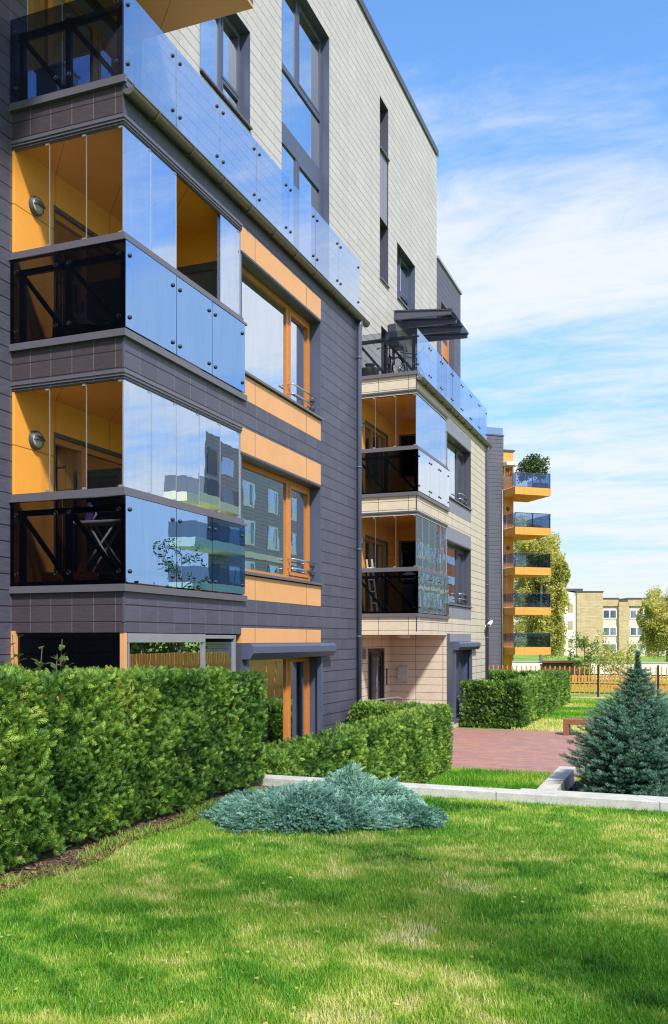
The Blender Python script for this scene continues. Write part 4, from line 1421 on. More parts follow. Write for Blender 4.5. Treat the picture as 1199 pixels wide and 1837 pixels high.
def surface_points(x0, x1, y0, y1, z0, z1, n, faces='xXyYZ', bulge=0.05):
    """points on the faces of a clipped hedge with rounded, uneven surface; returns points and outward normals"""
    areas = {'X': (y1 - y0) * (z1 - z0), 'x': (y1 - y0) * (z1 - z0), 'Y': (x1 - x0) * (z1 - z0), 'y': (x1 - x0) * (z1 - z0), 'Z': (x1 - x0) * (y1 - y0)}
    tot = sum(areas[c] for c in faces)
    P, Nn = [], []
    for c in faces:
        k = int(n * areas[c] / tot)
        a, b = rng.random(k), rng.random(k)
        if c in 'xX':
            p = np.stack([np.full(k, x0 if c == 'x' else x1), y0 + a * (y1 - y0), z0 + b * (z1 - z0)], 1); nn = (-1 if c == 'x' else 1, 0, 0)
        elif c in 'yY':
            p = np.stack([x0 + a * (x1 - x0), np.full(k, y0 if c == 'y' else y1), z0 + b * (z1 - z0)], 1); nn = (0, -1 if c == 'y' else 1, 0)
        else:
            p = np.stack([x0 + a * (x1 - x0), y0 + b * (y1 - y0), np.full(k, z1)], 1); nn = (0, 0, 1)
        P.append(p); Nn.append(np.tile(np.array(nn, float), (k, 1)))
    P, Nn = np.concatenate(P), np.concatenate(Nn)
    u = P[:, 0] * 1.0 + P[:, 1]
    b1 = value_noise(u, P[:, 2] + P[:, 0] * .6, 2.2, 4) - 0.5
    b2 = value_noise(u, P[:, 2] + P[:, 0] * .6, 6.5, 9) - 0.5
    b3 = value_noise(u, P[:, 2] + P[:, 0] * .6, 15.0, 12) - 0.5
    off = bulge * (1.5 * b1 + 1.1 * b2 + 1.2 * b3)
    P = P + Nn * off[:, None]
    # round the upper arris
    return P, Nn, b1 + b2 + 1.6 * b3


def hedge_foliage(name, boxes, n_per_m2, size, parent, mat, zbase=None, top=None, brown=0.012):
    Vs, Fs, Ts, off = [], [], [], 0
    for (x0, x1, y0, y1, z0, z1, faces) in boxes:
        ar = 0
        for c in faces:
            ar += {'X': (y1 - y0) * (z1 - z0), 'x': (y1 - y0) * (z1 - z0), 'Y': (x1 - x0) * (z1 - z0), 'y': (x1 - x0) * (z1 - z0), 'Z': (x1 - x0) * (y1 - y0)}[c]
        P, Nn, bn = surface_points(x0, x1, y0, y1, z0, z1, int(ar * n_per_m2), faces)
        n = len(P)
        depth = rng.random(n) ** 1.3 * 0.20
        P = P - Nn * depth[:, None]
        if top is not None:          # top height varying along the hedge
            f = (P[:, 2] - z0) / (z1 - z0)
            zt = top(P[:, 1])
            zb = zbase(P[:, 0], P[:, 1]) if zbase is not None else z0
            P[:, 2] = zb + f * (zt - zb)
        up = np.tile(np.array((0, 0, 1.0)), (n, 1))
        axis = Nn * 0.70 + up * (0.35 + 0.5 * rng.random(n))[:, None] + rng.normal(size=(n, 3)) * 0.55
        roll = Nn * 0.5 + rng.normal(size=(n, 3)) * 0.9
        t = 0.49 + 0.20 * rng.normal(size=n) - depth * 2.5 + 0.34 * bn  # sprays deep in the gaps are darker: shade put into the leaf tint
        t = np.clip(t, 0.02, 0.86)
        br = rng.random(n) < brown
        br |= (rng.random(n) < .30) & (value_noise(P[:, 0] + P[:, 1], P[:, 2] * 1.3, 3.4, 33) > .88) & (P[:, 2] < z0 + (z1 - z0) * .45)
        t[br] = 1.0
        sc = size * (0.65 + 0.7 * rng.random(n))
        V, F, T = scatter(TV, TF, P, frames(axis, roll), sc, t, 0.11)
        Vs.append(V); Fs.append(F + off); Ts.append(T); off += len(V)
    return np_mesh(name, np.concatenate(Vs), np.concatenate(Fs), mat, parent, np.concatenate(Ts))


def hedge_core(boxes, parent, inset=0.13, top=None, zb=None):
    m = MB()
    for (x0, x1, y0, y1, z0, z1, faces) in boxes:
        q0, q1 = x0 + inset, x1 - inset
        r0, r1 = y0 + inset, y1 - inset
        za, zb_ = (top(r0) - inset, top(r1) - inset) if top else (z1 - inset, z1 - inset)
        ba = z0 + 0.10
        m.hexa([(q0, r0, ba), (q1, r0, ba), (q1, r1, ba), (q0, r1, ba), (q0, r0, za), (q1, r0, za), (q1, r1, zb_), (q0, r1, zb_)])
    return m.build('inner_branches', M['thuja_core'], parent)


def trunks(pts, z0, z1, parent, rad=0.018):
    m = MB()
    for x, y in pts:
        m.tube([(x, y, z0), (x + random.uniform(-.03, .03), y + random.uniform(-.03, .03), z1)], rad, 6)
    m.build('stem', M['bark'], parent)


h1 = empty('hedge', (-4.7, 5.5, 1), 'tall clipped green thuja hedge at the left edge nearest the camera', 'hedge')
top1 = lambda y: 2.28 - 0.028 * (np.asarray(y, float) - 4.8)
bx = [(-5.0, -4.18, 2.2, 8.70, 1.0, 2.36, 'XYZy')]
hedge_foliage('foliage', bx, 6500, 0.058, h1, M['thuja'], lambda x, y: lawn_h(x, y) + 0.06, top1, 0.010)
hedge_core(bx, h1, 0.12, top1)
trunks([(-4.36 + random.uniform(-.12, .08), 2.5 + i * 0.33) for i in range(19)], 0.95, 1.3, h1)

h2 = empty('hedge', (-4.6, 13, 0), 'clipped green hedge bending toward the entrance between the dark bay and the brick paving', 'hedge')
bx = [(-4.78, -4.24, 9.1, 17.15, 0.0, 1.22, 'XxYZy'), (-6.05, -4.80, 16.4, 17.15, 0.0, 1.25, 'yYZ')]
hedge_foliage('foliage', bx, 3200, 0.072, h2, M['thuja'], brown=0.012)
hedge_core(bx, h2)
trunks([(-4.5, 10 + i * 0.6) for i in range(12)], 0, 0.4, h2)

h3 = empty('hedge', (-4.6, 30, 0), 'clipped green hedge with square corner beyond the brick paving', 'hedge')
bx = [(-6.10, -4.30, 25.85, 26.6, 0.0, 1.28, 'yXZ'), (-5.0, -4.30, 26.62, 37.0, 0.0, 1.28, 'XZxY')]
hedge_foliage('foliage', bx, 1200, 0.10, h3, M['thuja'], brown=0.004)
hedge_core(bx, h3)
h4 = empty('hedge', (-7, 37, 0), 'dark low hedge in front of the orange bar fence by the beige corner', 'hedge')
bx = [(-9.3, -5.02, 36.2, 37.0, 0.0, 1.22, 'yZX')]
hedge_foliage('foliage', bx, 700, 0.12, h4, M['thuja'], brown=0.004)
hedge_core(bx, h4)

# leafy twig behind the near hedge
t = empty('broadleaf_shrub', (-6.1, 7.2, 0), 'young broad-leaved shrub poking above the hedge at the left edge', 'shrub')
m = MB()
tips = []
for k in range(5):
    a = (-6.0 + random.uniform(-.1, .1), 7.2 + random.uniform(-.1, .1), 0.3)
    b = (a[0] + random.uniform(-.25, .22), a[1] + random.uniform(-.2, .2), 2.35 + random.uniform(0, .28))
    m.tube([a, ((a[0] + b[0]) / 2 + .03, (a[1] + b[1]) / 2, 1.4), b], [0.012, 0.008, 0.004], 6)
    tips.append(b)
m.build('stem', M['bark'], t)
P, A = [], []
for b in tips:
    for i in range(16):
        f_ = random.random() ** .7
        P.append((b[0] + random.uniform(-.05, .05), b[1] + random.uniform(-.05, .05), b[2] - 0.6 * (1 - f_))); A.append((random.gauss(0, 1), random.gauss(0, 1), random.gauss(.4, .5)))
V, F, T = scatter(*LEAF, np.array(P), frames(np.array(A), np.tile(np.array((0, 0, 1.)), (len(P), 1)) + rng.normal(size=(len(P), 3)) * .3), np.full(len(P), 0.10), rng.random(len(P)))
np_mesh('leaves', V, F, M['tree_leaf'], t, T)


def juniper(name, label, c, rx, ry, hgt, n, seed, group='blue-grey junipers on the lawn'):
    """spreading juniper: arching branches from a centre, shoots along them"""
    t = empty(name, (c[0], c[1], c[2]), label, 'shrub', group)
    r_ = np.random.default_rng(seed)
    m = MB()
    for b in range(26):
        a = b * 2.399
        l = r_.uniform(.6, .95)
        m.tube([(c[0], c[1], c[2] + .02), (c[0] + rx * l * .5 * math.cos(a), c[1] + ry * l * .5 * math.sin(a), c[2] + hgt * .55), (c[0] + rx * l * math.cos(a), c[1] + ry * l * math.sin(a), c[2] + hgt * .3)], [.012, .009, .004], 5)
    k = n
    ang = r_.random(k) * 2 * math.pi
    rr_ = np.sqrt(r_.random(k)) * 1.06 + (r_.random(k) < .04) * .10
    lob = 1 + .13 * np.sin(ang * 3 + seed) + .09 * np.sin(ang * 7 + seed * 2) + .05 * np.sin(ang * 13)
    ux, uy = np.cos(ang), np.sin(ang)
    X_, Y_ = c[0] + rx * rr_ * lob * ux, c[1] + ry * rr_ * lob * uy
    b1 = value_noise(X_, Y_, 5.0, seed) - .5
    b2 = value_noise(X_, Y_, 13.0, seed + 5) - .5
    zt = hgt * np.clip(1 - (rr_ / 1.06) ** 2.2, 0, 1) ** .6 * (1 + 1.0 * b1 + .55 * b2) + .035
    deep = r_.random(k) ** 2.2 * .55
    P = np.stack([X_, Y_, c[2] + zt * (1 - deep)], 1)
    A = np.stack([ux * (.35 + .75 * rr_), uy * (.35 + .75 * rr_), .75 - .55 * rr_], 1) + r_.normal(size=(k, 3)) * (.38, .38, .22)
    T = .44 + .22 * r_.normal(size=k) + .35 * b1 + .45 * b2 - .55 * deep  # sunken shoots get a darker tint, painting shade into the gaps
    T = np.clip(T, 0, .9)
    P[:, 2] = np.maximum(P[:, 2], c[2] + 0.02)
    T[r_.random(len(T)) < 0.012] = 1.0
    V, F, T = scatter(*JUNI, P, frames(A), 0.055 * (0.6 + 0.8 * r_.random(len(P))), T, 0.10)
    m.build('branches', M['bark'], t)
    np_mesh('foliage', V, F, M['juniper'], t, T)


juniper('juniper', 'broad blue-grey juniper spreading over the lawn by the tall hedge', (-3.12, 7.13, 0.98), 0.76, 0.48, 0.20, 15000, 1)
juniper('juniper', 'round blue-grey juniper mound behind against the low wall', (-2.93, 7.98, 0.98), 0.58, 0.38, 0.22, 11000, 2)
juniper('juniper', 'flat trailing juniper on the right with brownish tips', (-2.36, 7.42, 0.98), 0.40, 0.28, 0.12, 5500, 3)


def spruce():
    c = (-0.66, 14.45, 0.1)
    t = empty('blue_spruce', c, 'dense conical blue spruce in the bark mulch bed', 'tree')
    r_ = np.random.default_rng(4)
    m = MB(); m.tube([(c[0], c[1], 0.05), (c[0] + .01, c[1], 1.2), (c[0], c[1], 2.32)], [0.06, 0.035, 0.008], 8); m.build('trunk', M['bark'], t)
    P, A, T, S = [], [], [], []
    H_ = 2.0
    lv = 27
    for L_ in range(lv):
        h = 0.10 + (H_ - 0.14) * (L_ / (lv - 1)) ** 1.0
        R_ = float(np.interp(h / 2.2, (0, .1, .26, .365, .48, .59, .65, .74, .82, .91, 1), (.80, .94, 1.0, .94, .77, .62, .48, .31, .19, .11, .03))) * (0.93 + 0.16 * r_.random())
        nb = max(6, int(7 + 15 * R_))
        for b in range(nb):
            a = 2 * math.pi * (b + 0.5 * (L_ % 2)) / nb + r_.uniform(-.12, .12)
            l = R_ * r_.uniform(0.80, 1.10)
            d = np.array((math.cos(a), math.sin(a), 0.0))
            rise = 0.10 + 0.35 * (h / H_)
            k = max(6, int(l / 0.011))
            for i in range(k):
                s_ = (i + r_.random()) / k
                if s_ < 0.30 and R_ > .3 and r_.random() < .7:
                    continue
                z = h + l * (-0.10 * s_ + rise * s_ ** 2.2)
                base = np.array((c[0], c[1], c[2] + z)) + d * (l * s_)
                sd = np.array((-d[1], d[0], 0.0)) * r_.choice((-1, 1))
                sp_ = (1 - s_) * 0.34 * l * r_.random()
                p = base + sd * sp_ + d * sp_ * .5
                P.append(p + r_.normal(size=3) * 0.012)
                A.append(d * 0.8 + sd * (0.15 + 0.8 * r_.random() * (s_ < .93)) + np.array((0, 0, 0.18 + 0.35 * r_.random())))
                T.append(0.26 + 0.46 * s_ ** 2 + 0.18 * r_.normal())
                S.append(0.066 * (0.75 + 0.55 * r_.random()))
    for i in range(110):     # leader and top whorl
        z = 1.85 + 0.40 * r_.random()
        a = r_.random() * 6.28
        P.append(np.array((c[0], c[1], c[2] + z))); A.append(np.array((math.cos(a) * .7, math.sin(a) * .7, 0.9))); T.append(0.5); S.append(0.06 + 0.05 * (2.25 - z) * 2)
    P, A, T, S = np.array(P), np.array(A), np.clip(np.array(T), 0, 1), np.array(S)
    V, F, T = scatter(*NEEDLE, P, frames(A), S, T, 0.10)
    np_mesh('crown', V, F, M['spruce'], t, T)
    # skirt shoot in front of the trunk base
spruce()
juniper('dwarf_conifer', 'small low green conifer in the mulch at the foot of the spruce', (-0.35, 13.72, 0.1), 0.42, 0.22, 0.22, 2200, 9, None)


# trees ----------------------------------------------------------------
def tree(name, label, base, height, crown_r, leaf_mat, bark, nleaf, leaf, seed, cat='tree', group=None, z0f=0.28, droop=0.0, slim=1.0, limbs=11):
    r_ = np.random.default_rng(seed)
    t = empty(name, base, label, cat, group)
    m = MB()
    bx_, by_, bz_ = base
    tr = 0.018 * height + 0.03
    tp = []
    for i in range(7):
        s_ = i / 6
        tp.append((bx_ + r_.normal() * .02 * height * s_ * .5, by_ + r_.normal() * .02 * height * s_ * .5, bz_ + height * 0.93 * s_))
    m.tube(tp, [tr * (1 - .92 * i / 6) + .004 for i in range(7)], 9)
    cl = []
    for b in range(limbs):
        f_ = z0f + (0.95 - z0f) * (b + .5) / limbs
        i = min(5, int(f_ * 6 / 0.93)); o_ = np.array(tp[i]) + (np.array(tp[i + 1]) - np.array(tp[i])) * (f_ * 6 / .93 - i)
        a = b * 2.4 + r_.uniform(-.4, .4)
        prof = math.sin(math.pi * min(1, max(.08, (f_ - z0f) / (1 - z0f) * .86 + .10))) ** .7
        l = crown_r * prof * r_.uniform(.75, 1.1)
        e = o_ + np.array((math.cos(a) * l, math.sin(a) * l, l * r_.uniform(.35, .8)))
        mid = (o_ + e) / 2 + np.array((0, 0, .08 * l))
        m.tube([tuple(o_), tuple(mid), tuple(e)], [tr * .38, tr * .24, .012], 6)
        for q, w in ((mid, .75), (e, .9), ((mid + e) / 2 + r_.normal(size=3) * .2 * l, .8)):
            cl.append((q, w * (0.30 + 0.2 * r_.random()) * crown_r))
        for _ in range(2):
            e2 = e + r_.normal(size=3) * .35 * l
            m.tube([tuple(mid), tuple(e2)], [tr * .18, .008], 5)
            cl.append((e2, .30 * crown_r * r_.uniform(.6, 1.2)))
    cl.append((np.array(tp[-1]), .30 * crown_r))
    m.build('trunk', bark, t)
    P, T = [], []
    w = np.array([c_[1] for c_ in cl]) ** 2
    cnt = (nleaf * w / w.sum()).astype(int)
    for (c_, rad), k in zip(cl, cnt):
        d = norm(r_.normal(size=(k, 3))) * (rad * r_.random((k, 1)) ** .45)
        d[:, 2] *= .8
        p = c_ + d * np.array((slim, slim, 1))
        if droop:
            hang = r_.random(k) ** 1.5 * droop
            # gather drooping leaves on strands
            sx = np.round(p[:, 0] / .22) * .22 + .03 * np.sin(hang * 5); sy = np.round(p[:, 1] / .22) * .22
            far = r_.random(k) < .75
            p[far, 0] = sx[far] + r_.normal(size=far.sum()) * .035; p[far, 1] = sy[far] + r_.normal(size=far.sum()) * .035
            p[:, 2] -= hang
        q = np.hypot(p[:, 0] - bx_, p[:, 1] - by_)
        k_ = np.minimum(1, crown_r * (1.0 + .12 * np.sin(p[:, 2] * 2.3 + np.arctan2(p[:, 1] - by_, p[:, 0] - bx_) * 3)) / np.maximum(q, 1e-3))
        p[:, 0] = bx_ + (p[:, 0] - bx_) * k_; p[:, 1] = by_ + (p[:, 1] - by_) * k_
        p[:, 2] = np.maximum(p[:, 2], bz_ + .25)
        P.append(p); T.append(np.clip(.45 + .25 * r_.normal(size=k) + .18 * r_.normal(), 0, 1))
    P, T = np.concatenate(P), np.concatenate(T)
    A = r_.normal(size=(len(P), 3)); A[:, 2] -= .5
    V, F, T = scatter(*LEAF, P, frames(A), leaf * (.7 + .6 * r_.random(len(P))), T)
    np_mesh('crown', V, F, leaf_mat, t, T)
    return t


# ================================================================== FENCE
t = empty('bar_fence', (-3, 40.7, 0), 'long fence of upright orange bars with dark posts and rails behind the far hedge', 'fence')
m = MB()
x = -11.0
bx_i = 0
while x < 3.0:
    m.box(x - .025, x + .025, 40.66, 40.70, 0.08, 1.40 + .015 * math.sin(bx_i * 3.7)); x += 0.21; bx_i += 1
m.build('bars', M['fence_wood'], t)
m = MB()
for z in (0.22, 0.62, 1.02):
    m.box(-11.1, 3.1, 40.705, 40.745, z, z + .045)
m.build('rails', M['black_steel'], t)
for x in (-10.9, -8.4, -5.95, -3.5, -1.05, 1.4):
    m = MB(); m.box(x - .045, x + .045, 40.70, 40.79, 0, 1.46); m.box(x - .05, x + .05, 40.695, 40.795, 1.46, 1.475); m.build('post', M['black_steel'], t)
t = empty('fence_plinth', (-3, 40.7, 0), 'pale concrete strip at the foot of the orange bar fence', 'kerb')
m = MB(); m.box(-11, 3, 40.60, 40.655, 0, 0.07); m.box(-11, 3, 40.655, 40.80, 0, 0.05); m.build('kerb_stone', M['concrete'], t)
t = empty('picket_fence', (-2, 44.5, 0), 'low bright yellow wooden picket fence seen through the bar fence', 'fence')
m = MB()
x = -8.0
i = 0
while x < 4:
    m.hexa([(x - .045, 44.5, .1), (x + .045, 44.5, .1), (x + .045, 44.53, .1), (x - .045, 44.53, .1), (x - .045, 44.5, .90), (x + .045, 44.5, .90), (x + .045, 44.53, .90), (x - .045, 44.53, .90)]); x += .15
m.build('pickets', M['picket'], t)
m = MB()
for z in (.3, .75):
    m.box(-8, 4, 44.535, 44.58, z, z + .08)
m.build('rails', M['picket'], t)

# bench of two thick posts and a beam
t = empty('bench', (-2.2, 24.9, 0), 'square brown wooden bench on the grass past the paving', 'bench')
m = MB(); m.box(-3.02, -1.1, 24.65, 25.15, 0.30, 0.44); m.build('seat', M['bench_wood'], t, 0.01)
for x in (-3.02, -1.24):
    m = MB(); m.box(x, x + .14, 24.652, 25.148, 0.0, 0.299); m.build('leg', M['bench_wood'], t, 0.008)

# ================================================================== FAR BUILDINGS
def far_orange():
    """dark wing with stacked orange balconies, turned from the street line"""
    t = empty('balcony_block', (-12.9, 69.0, 0), 'distant dark block with a stack of bright orange cantilevered balconies', 'building')
    az = R(50)
    u = np.array((math.sin(az), math.cos(az), 0)); n = np.array((math.cos(az), -math.sin(az), 0))
    o = np.array((-12.9, 69.0, 0.0))
    P = lambda a, b, z: tuple(o + u * a + n * b + np.array((0, 0, z)))

    def lbox(mb, a0, a1, b0, b1, z0, z1, mi=0):
        mb.hexa([P(a0, b0, z0), P(a1, b0, z0), P(a1, b1, z0), P(a0, b1, z0), P(a0, b0, z1), P(a1, b0, z1), P(a1, b1, z1), P(a0, b1, z1)], mi)
    m = MB(); lbox(m, -9, 0, 0.0, -10, 0, 18.1); m.build('wall', M['far_tile'], t)
    m = MB(); lbox(m, 0.0, 0.92, -0.1, -9, 0, 17.0); m.build('wall', M['orange_render'], t)
    m = MB(); lbox(m, -9.05, 0.05, 0.05, -10, 18.1, 18.2); lbox(m, 0.055, 1.0, 0.0, -9, 17.0, 17.12); m.build('roof_coping', M['slate'], t)
    m = MB(); lbox(m, -3.2, 0.0, -0.12, -0.1, 18.2, 18.75); lbox(m, -3.0, -1.4, -0.3, -0.28, 18.76, 19.4); m.build('roof_railing', M['far_glass'], t)
    m = MB()
    for i in range(5):
        lbox(m, -0.02 + i * .22, .16 + i * .22, -0.08, 0.55, 15.85 - .02 * (i % 2), 16.1, 0)
    m.build('awning', M['white_paint'], t)
    for z in (14.0, 11.0, 8.0, 5.0, 2.0):
        m = MB(); lbox(m, 0.0, 3.05, -1.6, 1.75, z - 0.56, z - 0.002)
        b = m.build('balcony', M['orange_render'], t)
        m = MB(); lbox(m, 0.0, 3.05, 1.69, 1.71, z + .03, z + 1.05); lbox(m, 0.0, 0.02, 0.0, 1.685, z + .03, z + 1.05); lbox(m, 3.03, 3.05, -1.6, 1.685, z + .03, z + 1.05)
        m.build('glass_panel', M['far_glass'], b)
        m = MB()
        for a in (0.02, 1.5, 3.00):
            lbox(m, a, a + .05, 1.62, 1.68, z, z + 1.08)
        lbox(m, 0.0, 3.06, 1.66, 1.74, z + 1.05, z + 1.09); lbox(m, 0, 3.06, 1.66, 1.74, z, z + .03)
        m.build('rail', M['slate'], b)
        if z < 8 - .1 or z == 2.0:
            m = MB(); lbox(m, 0.0, 3.05, 1.66, 1.68, z + 1.12, z + 2.42); lbox(m, 0.0, 0.02, 0.0, 1.65, z + 1.12, z + 2.42)
            m.build('glazing', M['clear_glass'], b)
    m = MB(); lbox(m, 0.0, 3.05, 1.66, 1.68, 0.0, 1.42); m.build('glazing', M['clear_glass'], t)
    for z in (12.6, 9.6, 15.6):
        m = MB(); c_ = np.array(P(0.45, -0.1, z)); m.lathe(tuple(c_), [(0, -.12), (.14, -.1), (.15, 0)], 12, 0, 'y'); m.build('wall_lamp', M['slate'], t)
    for z0, z1 in ((5.3, 7.6), (2.3, 4.6), (-.1, 1.6)):
        m = MB(); lbox(m, -2.25, -1.75, 0.0, 0.03, z0, z1, 1); lbox(m, -2.0, -1.9, 0.03, 0.06, z0, z1, 0); lbox(m, -1.8, -1.7, 0.03, 0.08, z0, z1, 2)
        m.build('window', [M['red_render'], M['far_glass'], M['slate']], t)
    m = MB(); m.tube([P(-.15, .1, 0), P(-.15, .1, 14.0)], .06, 8); m.build('downpipe', M['alu'], t)
    # clipped tree in a planter on the top balcony
    pt = empty('planter_tree', P(2.6, .9, 14.0), 'clipped bushy tree in a planter on the highest orange balcony', 'tree')
    m = MB(); lbox(m, 2.1, 3.2, .6, 1.2, 14.0, 14.5); m.build('planter', M['brown_roof'], pt)
    m = MB(); m.tube([P(2.7, .9, 14.4), P(2.6, .9, 15.4), P(2.5, .9, 16.2)], [.06, .05, .02], 7); m.build('trunk', M['bark'], pt)
    r_ = np.random.default_rng(6)
    k = 2600
    d = r_.random((k, 3)) * np.array((2.2, 1.3, 1.5)) + np.array((.95, .2, 15.1))
    d[:, 2] += .5 * (d[:, 0] - .75) / 2.9 - .35 + .25 * np.sin(d[:, 0] * 4)
    pts = np.array([P(a, b, z) for a, b, z in d])
    V, F, T = scatter(*LEAF, pts, frames(r_.normal(size=(k, 3))), np.full(k, .17), np.clip(.4 + .12 * (d[:, 0] - 2) + .2 * r_.normal(size=k), 0, 1))  # tint lightens to the right: the crown's lit side put into leaf colour
    np_mesh('crown', V, F, M['tree_leaf'], pt, T)
    # chairs on the third balcony
far_orange()


def far_brick():
    t = empty('brick_block', (-12, 153, 0), 'far beige brick block with flat roof and white framed windows', 'building')
    o = np.array((-16.2, 150.0, 0.0)); u = norm(np.array((10.4, 4.0, 0.0))); n = np.array((u[1], -u[0], 0))
    P = lambda a, b, z: tuple(o + u * a + n * b + np.array((0, 0, z)))

    def lbox(mb, a0, a1, b0, b1, z0, z1, mi=0):
        mb.hexa([P(a0, b0, z0), P(a1, b0, z0), P(a1, b1, z0), P(a0, b1, z0), P(a0, b0, z1), P(a1, b0, z1), P(a1, b1, z1), P(a0, b1, z1)], mi)
    m = MB()
    lbox(m, 0, 4.2, 0, -12, -2, 10.25)
    lbox(m, 7.0, 8.6, -.7, -12, -2, 8.7); lbox(m, 4.2, 7.0, -1.0, -12, 8.05, 9.2); lbox(m, 8.6, 12.0, -1.0, -12, 8.05, 9.2)
    lbox(m, 12.0, 13.2, -.7, -12, -2, 8.7); lbox(m, 13.2, 17, -1.0, -12, 8.05, 9.2)
    m.build('wall', M['beige_brick'], t)
    m = MB()
    lbox(m, 4.2, 7.0, -1.3, -12, -2, 8.05); lbox(m, 8.6, 12.0, -1.3, -12, -2, 8.05); lbox(m, 13.2, 17, -1.3, -12, -2, 8.05)
    m.build('wall', M['far_render'], t)
    q = MB()
    q.hexa([P(-1.8, -.9, -2), P(-.02, -.3, -2), P(-.02, -12, -2), P(-1.8, -12, -2), P(-1.8, -.9, 10.5), P(-.02, -.3, 10.1), P(-.02, -12, 10.1), P(-1.8, -12, 10.5)])
    q.build('wall', M['far_white'], t)
    m = MB(); lbox(m, -.1, 4.3, .1, -12, 10.25, 10.45); lbox(m, 4.3, 7.1, -.9, -12, 9.2, 9.4); lbox(m, 8.5, 17, -.9, -12, 9.2, 9.4)
    lbox(m, -1.9, 1.3, -1.2, -12, 10.5, 10.9)
    m.build('roof', M['slate'], t)
    for a in (4.5, 8.9, 13.6):
        for z in (6.0, 3.2, .5, -1.6):
            w = MB(); lbox(w, a, a + 2.3, -1.3, -1.2, z, z + 1.5)
            wo = w.build('window', M['white_paint'], t)
            w = MB(); lbox(w, a + .15, a + 1.05, -1.2, -1.17, z + .15, z + 1.35); lbox(w, a + 1.25, a + 2.15, -1.2, -1.17, z + .15, z + 1.35); w.build('pane', M['far_glass'], wo)
    for k, z in enumerate((7.0, 4.2, 1.3, -1.2)):
        w = MB()
        c_ = o + u * -.9 + n * -.6
        d_ = norm(np.array(P(-.02, -.3, 0)) - np.array(P(-1.8, -.9, 0)))
        nn = np.array((d_[1], -d_[0], 0)) * 1.0
        a = c_ - d_ * .4 + nn * .03; b = c_ + d_ * .4 + nn * .03
        w.hexa([(*a[:2], z), (*b[:2], z), (*(b - nn * .2)[:2], z), (*(a - nn * .2)[:2], z), (*a[:2], z + 1.4), (*b[:2], z + 1.4), (*(b - nn * .2)[:2], z + 1.4), (*(a - nn * .2)[:2], z + 1.4)])
        w.build('window', M['beige_brick'], t)
far_brick()
t = empty('garden_wall', (-3, 62, 0), 'long low white wall far behind the orange bar fence', 'wall')
m = MB(); m.box(-11, 6, 62, 62.3, 0, 1.05); m.build('wall', M['far_white'], t)
m = MB(); m.box(-11, 6, 61.95, 62.35, 1.05, 1.12); m.build('coping', M['light_grey'], t)
t = empty('shed', (-6, 60, 0), 'small brown shed with a slanting roof behind the fence', 'shed')
m = MB(); m.box(-8.4, -5.6, 58, 60, 0, 1.1); m.build('wall', M['brown_roof'], t)
m = MB(); m.hexa([(-8.6, 57.8, 1.1), (-5.4, 57.8, 1.16), (-5.4, 60.2, 1.16), (-8.6, 60.2, 1.1), (-8.6, 57.8, 1.18), (-5.4, 57.8, 1.3), (-5.4, 60.2, 1.3), (-8.6, 60.2, 1.18)]); m.build('roof', M['brown_roof'], t)

tree('birch_tree', 'tall drooping yellow-green birch beside the orange balconies', (-12.6, 86.7, 0), 13.4, 2.25, M['birch_leaf'], M['birch_bark'], 60000, 0.20, 21, group='birches beyond the fence', z0f=0.22, droop=2.6, limbs=15)
tree('birch_tree', 'birch half hidden behind the stacked orange balconies', (-17.2, 96, 0), 16.2, 2.3, M['birch_leaf'], M['birch_bark'], 15000, 0.22, 22, group='birches beyond the fence', z0f=0.2, droop=2.2, limbs=12)
tree('birch_tree', 'round golden weeping tree at the right edge before the brick block', (-1.6, 95, 0), 6.9, 2.5, M['birch_leaf'], M['birch_bark'], 40000, 0.18, 23, group='birches beyond the fence', z0f=0.25, droop=1.9)
tree('sapling', 'small bright green sapling in front of the far brick block', (-5.6, 56, 0), 2.6, 0.85, M['fresh_leaf'], M['bark'], 900, 0.15, 24, z0f=0.2)
tree('shrub', 'low green bush right of the sapling behind the fence', (-3.7, 58, 0), 1.6, 1.5, M['birch_leaf'], M['bark'], 1400, 0.16, 26, 'shrub', z0f=0.1)

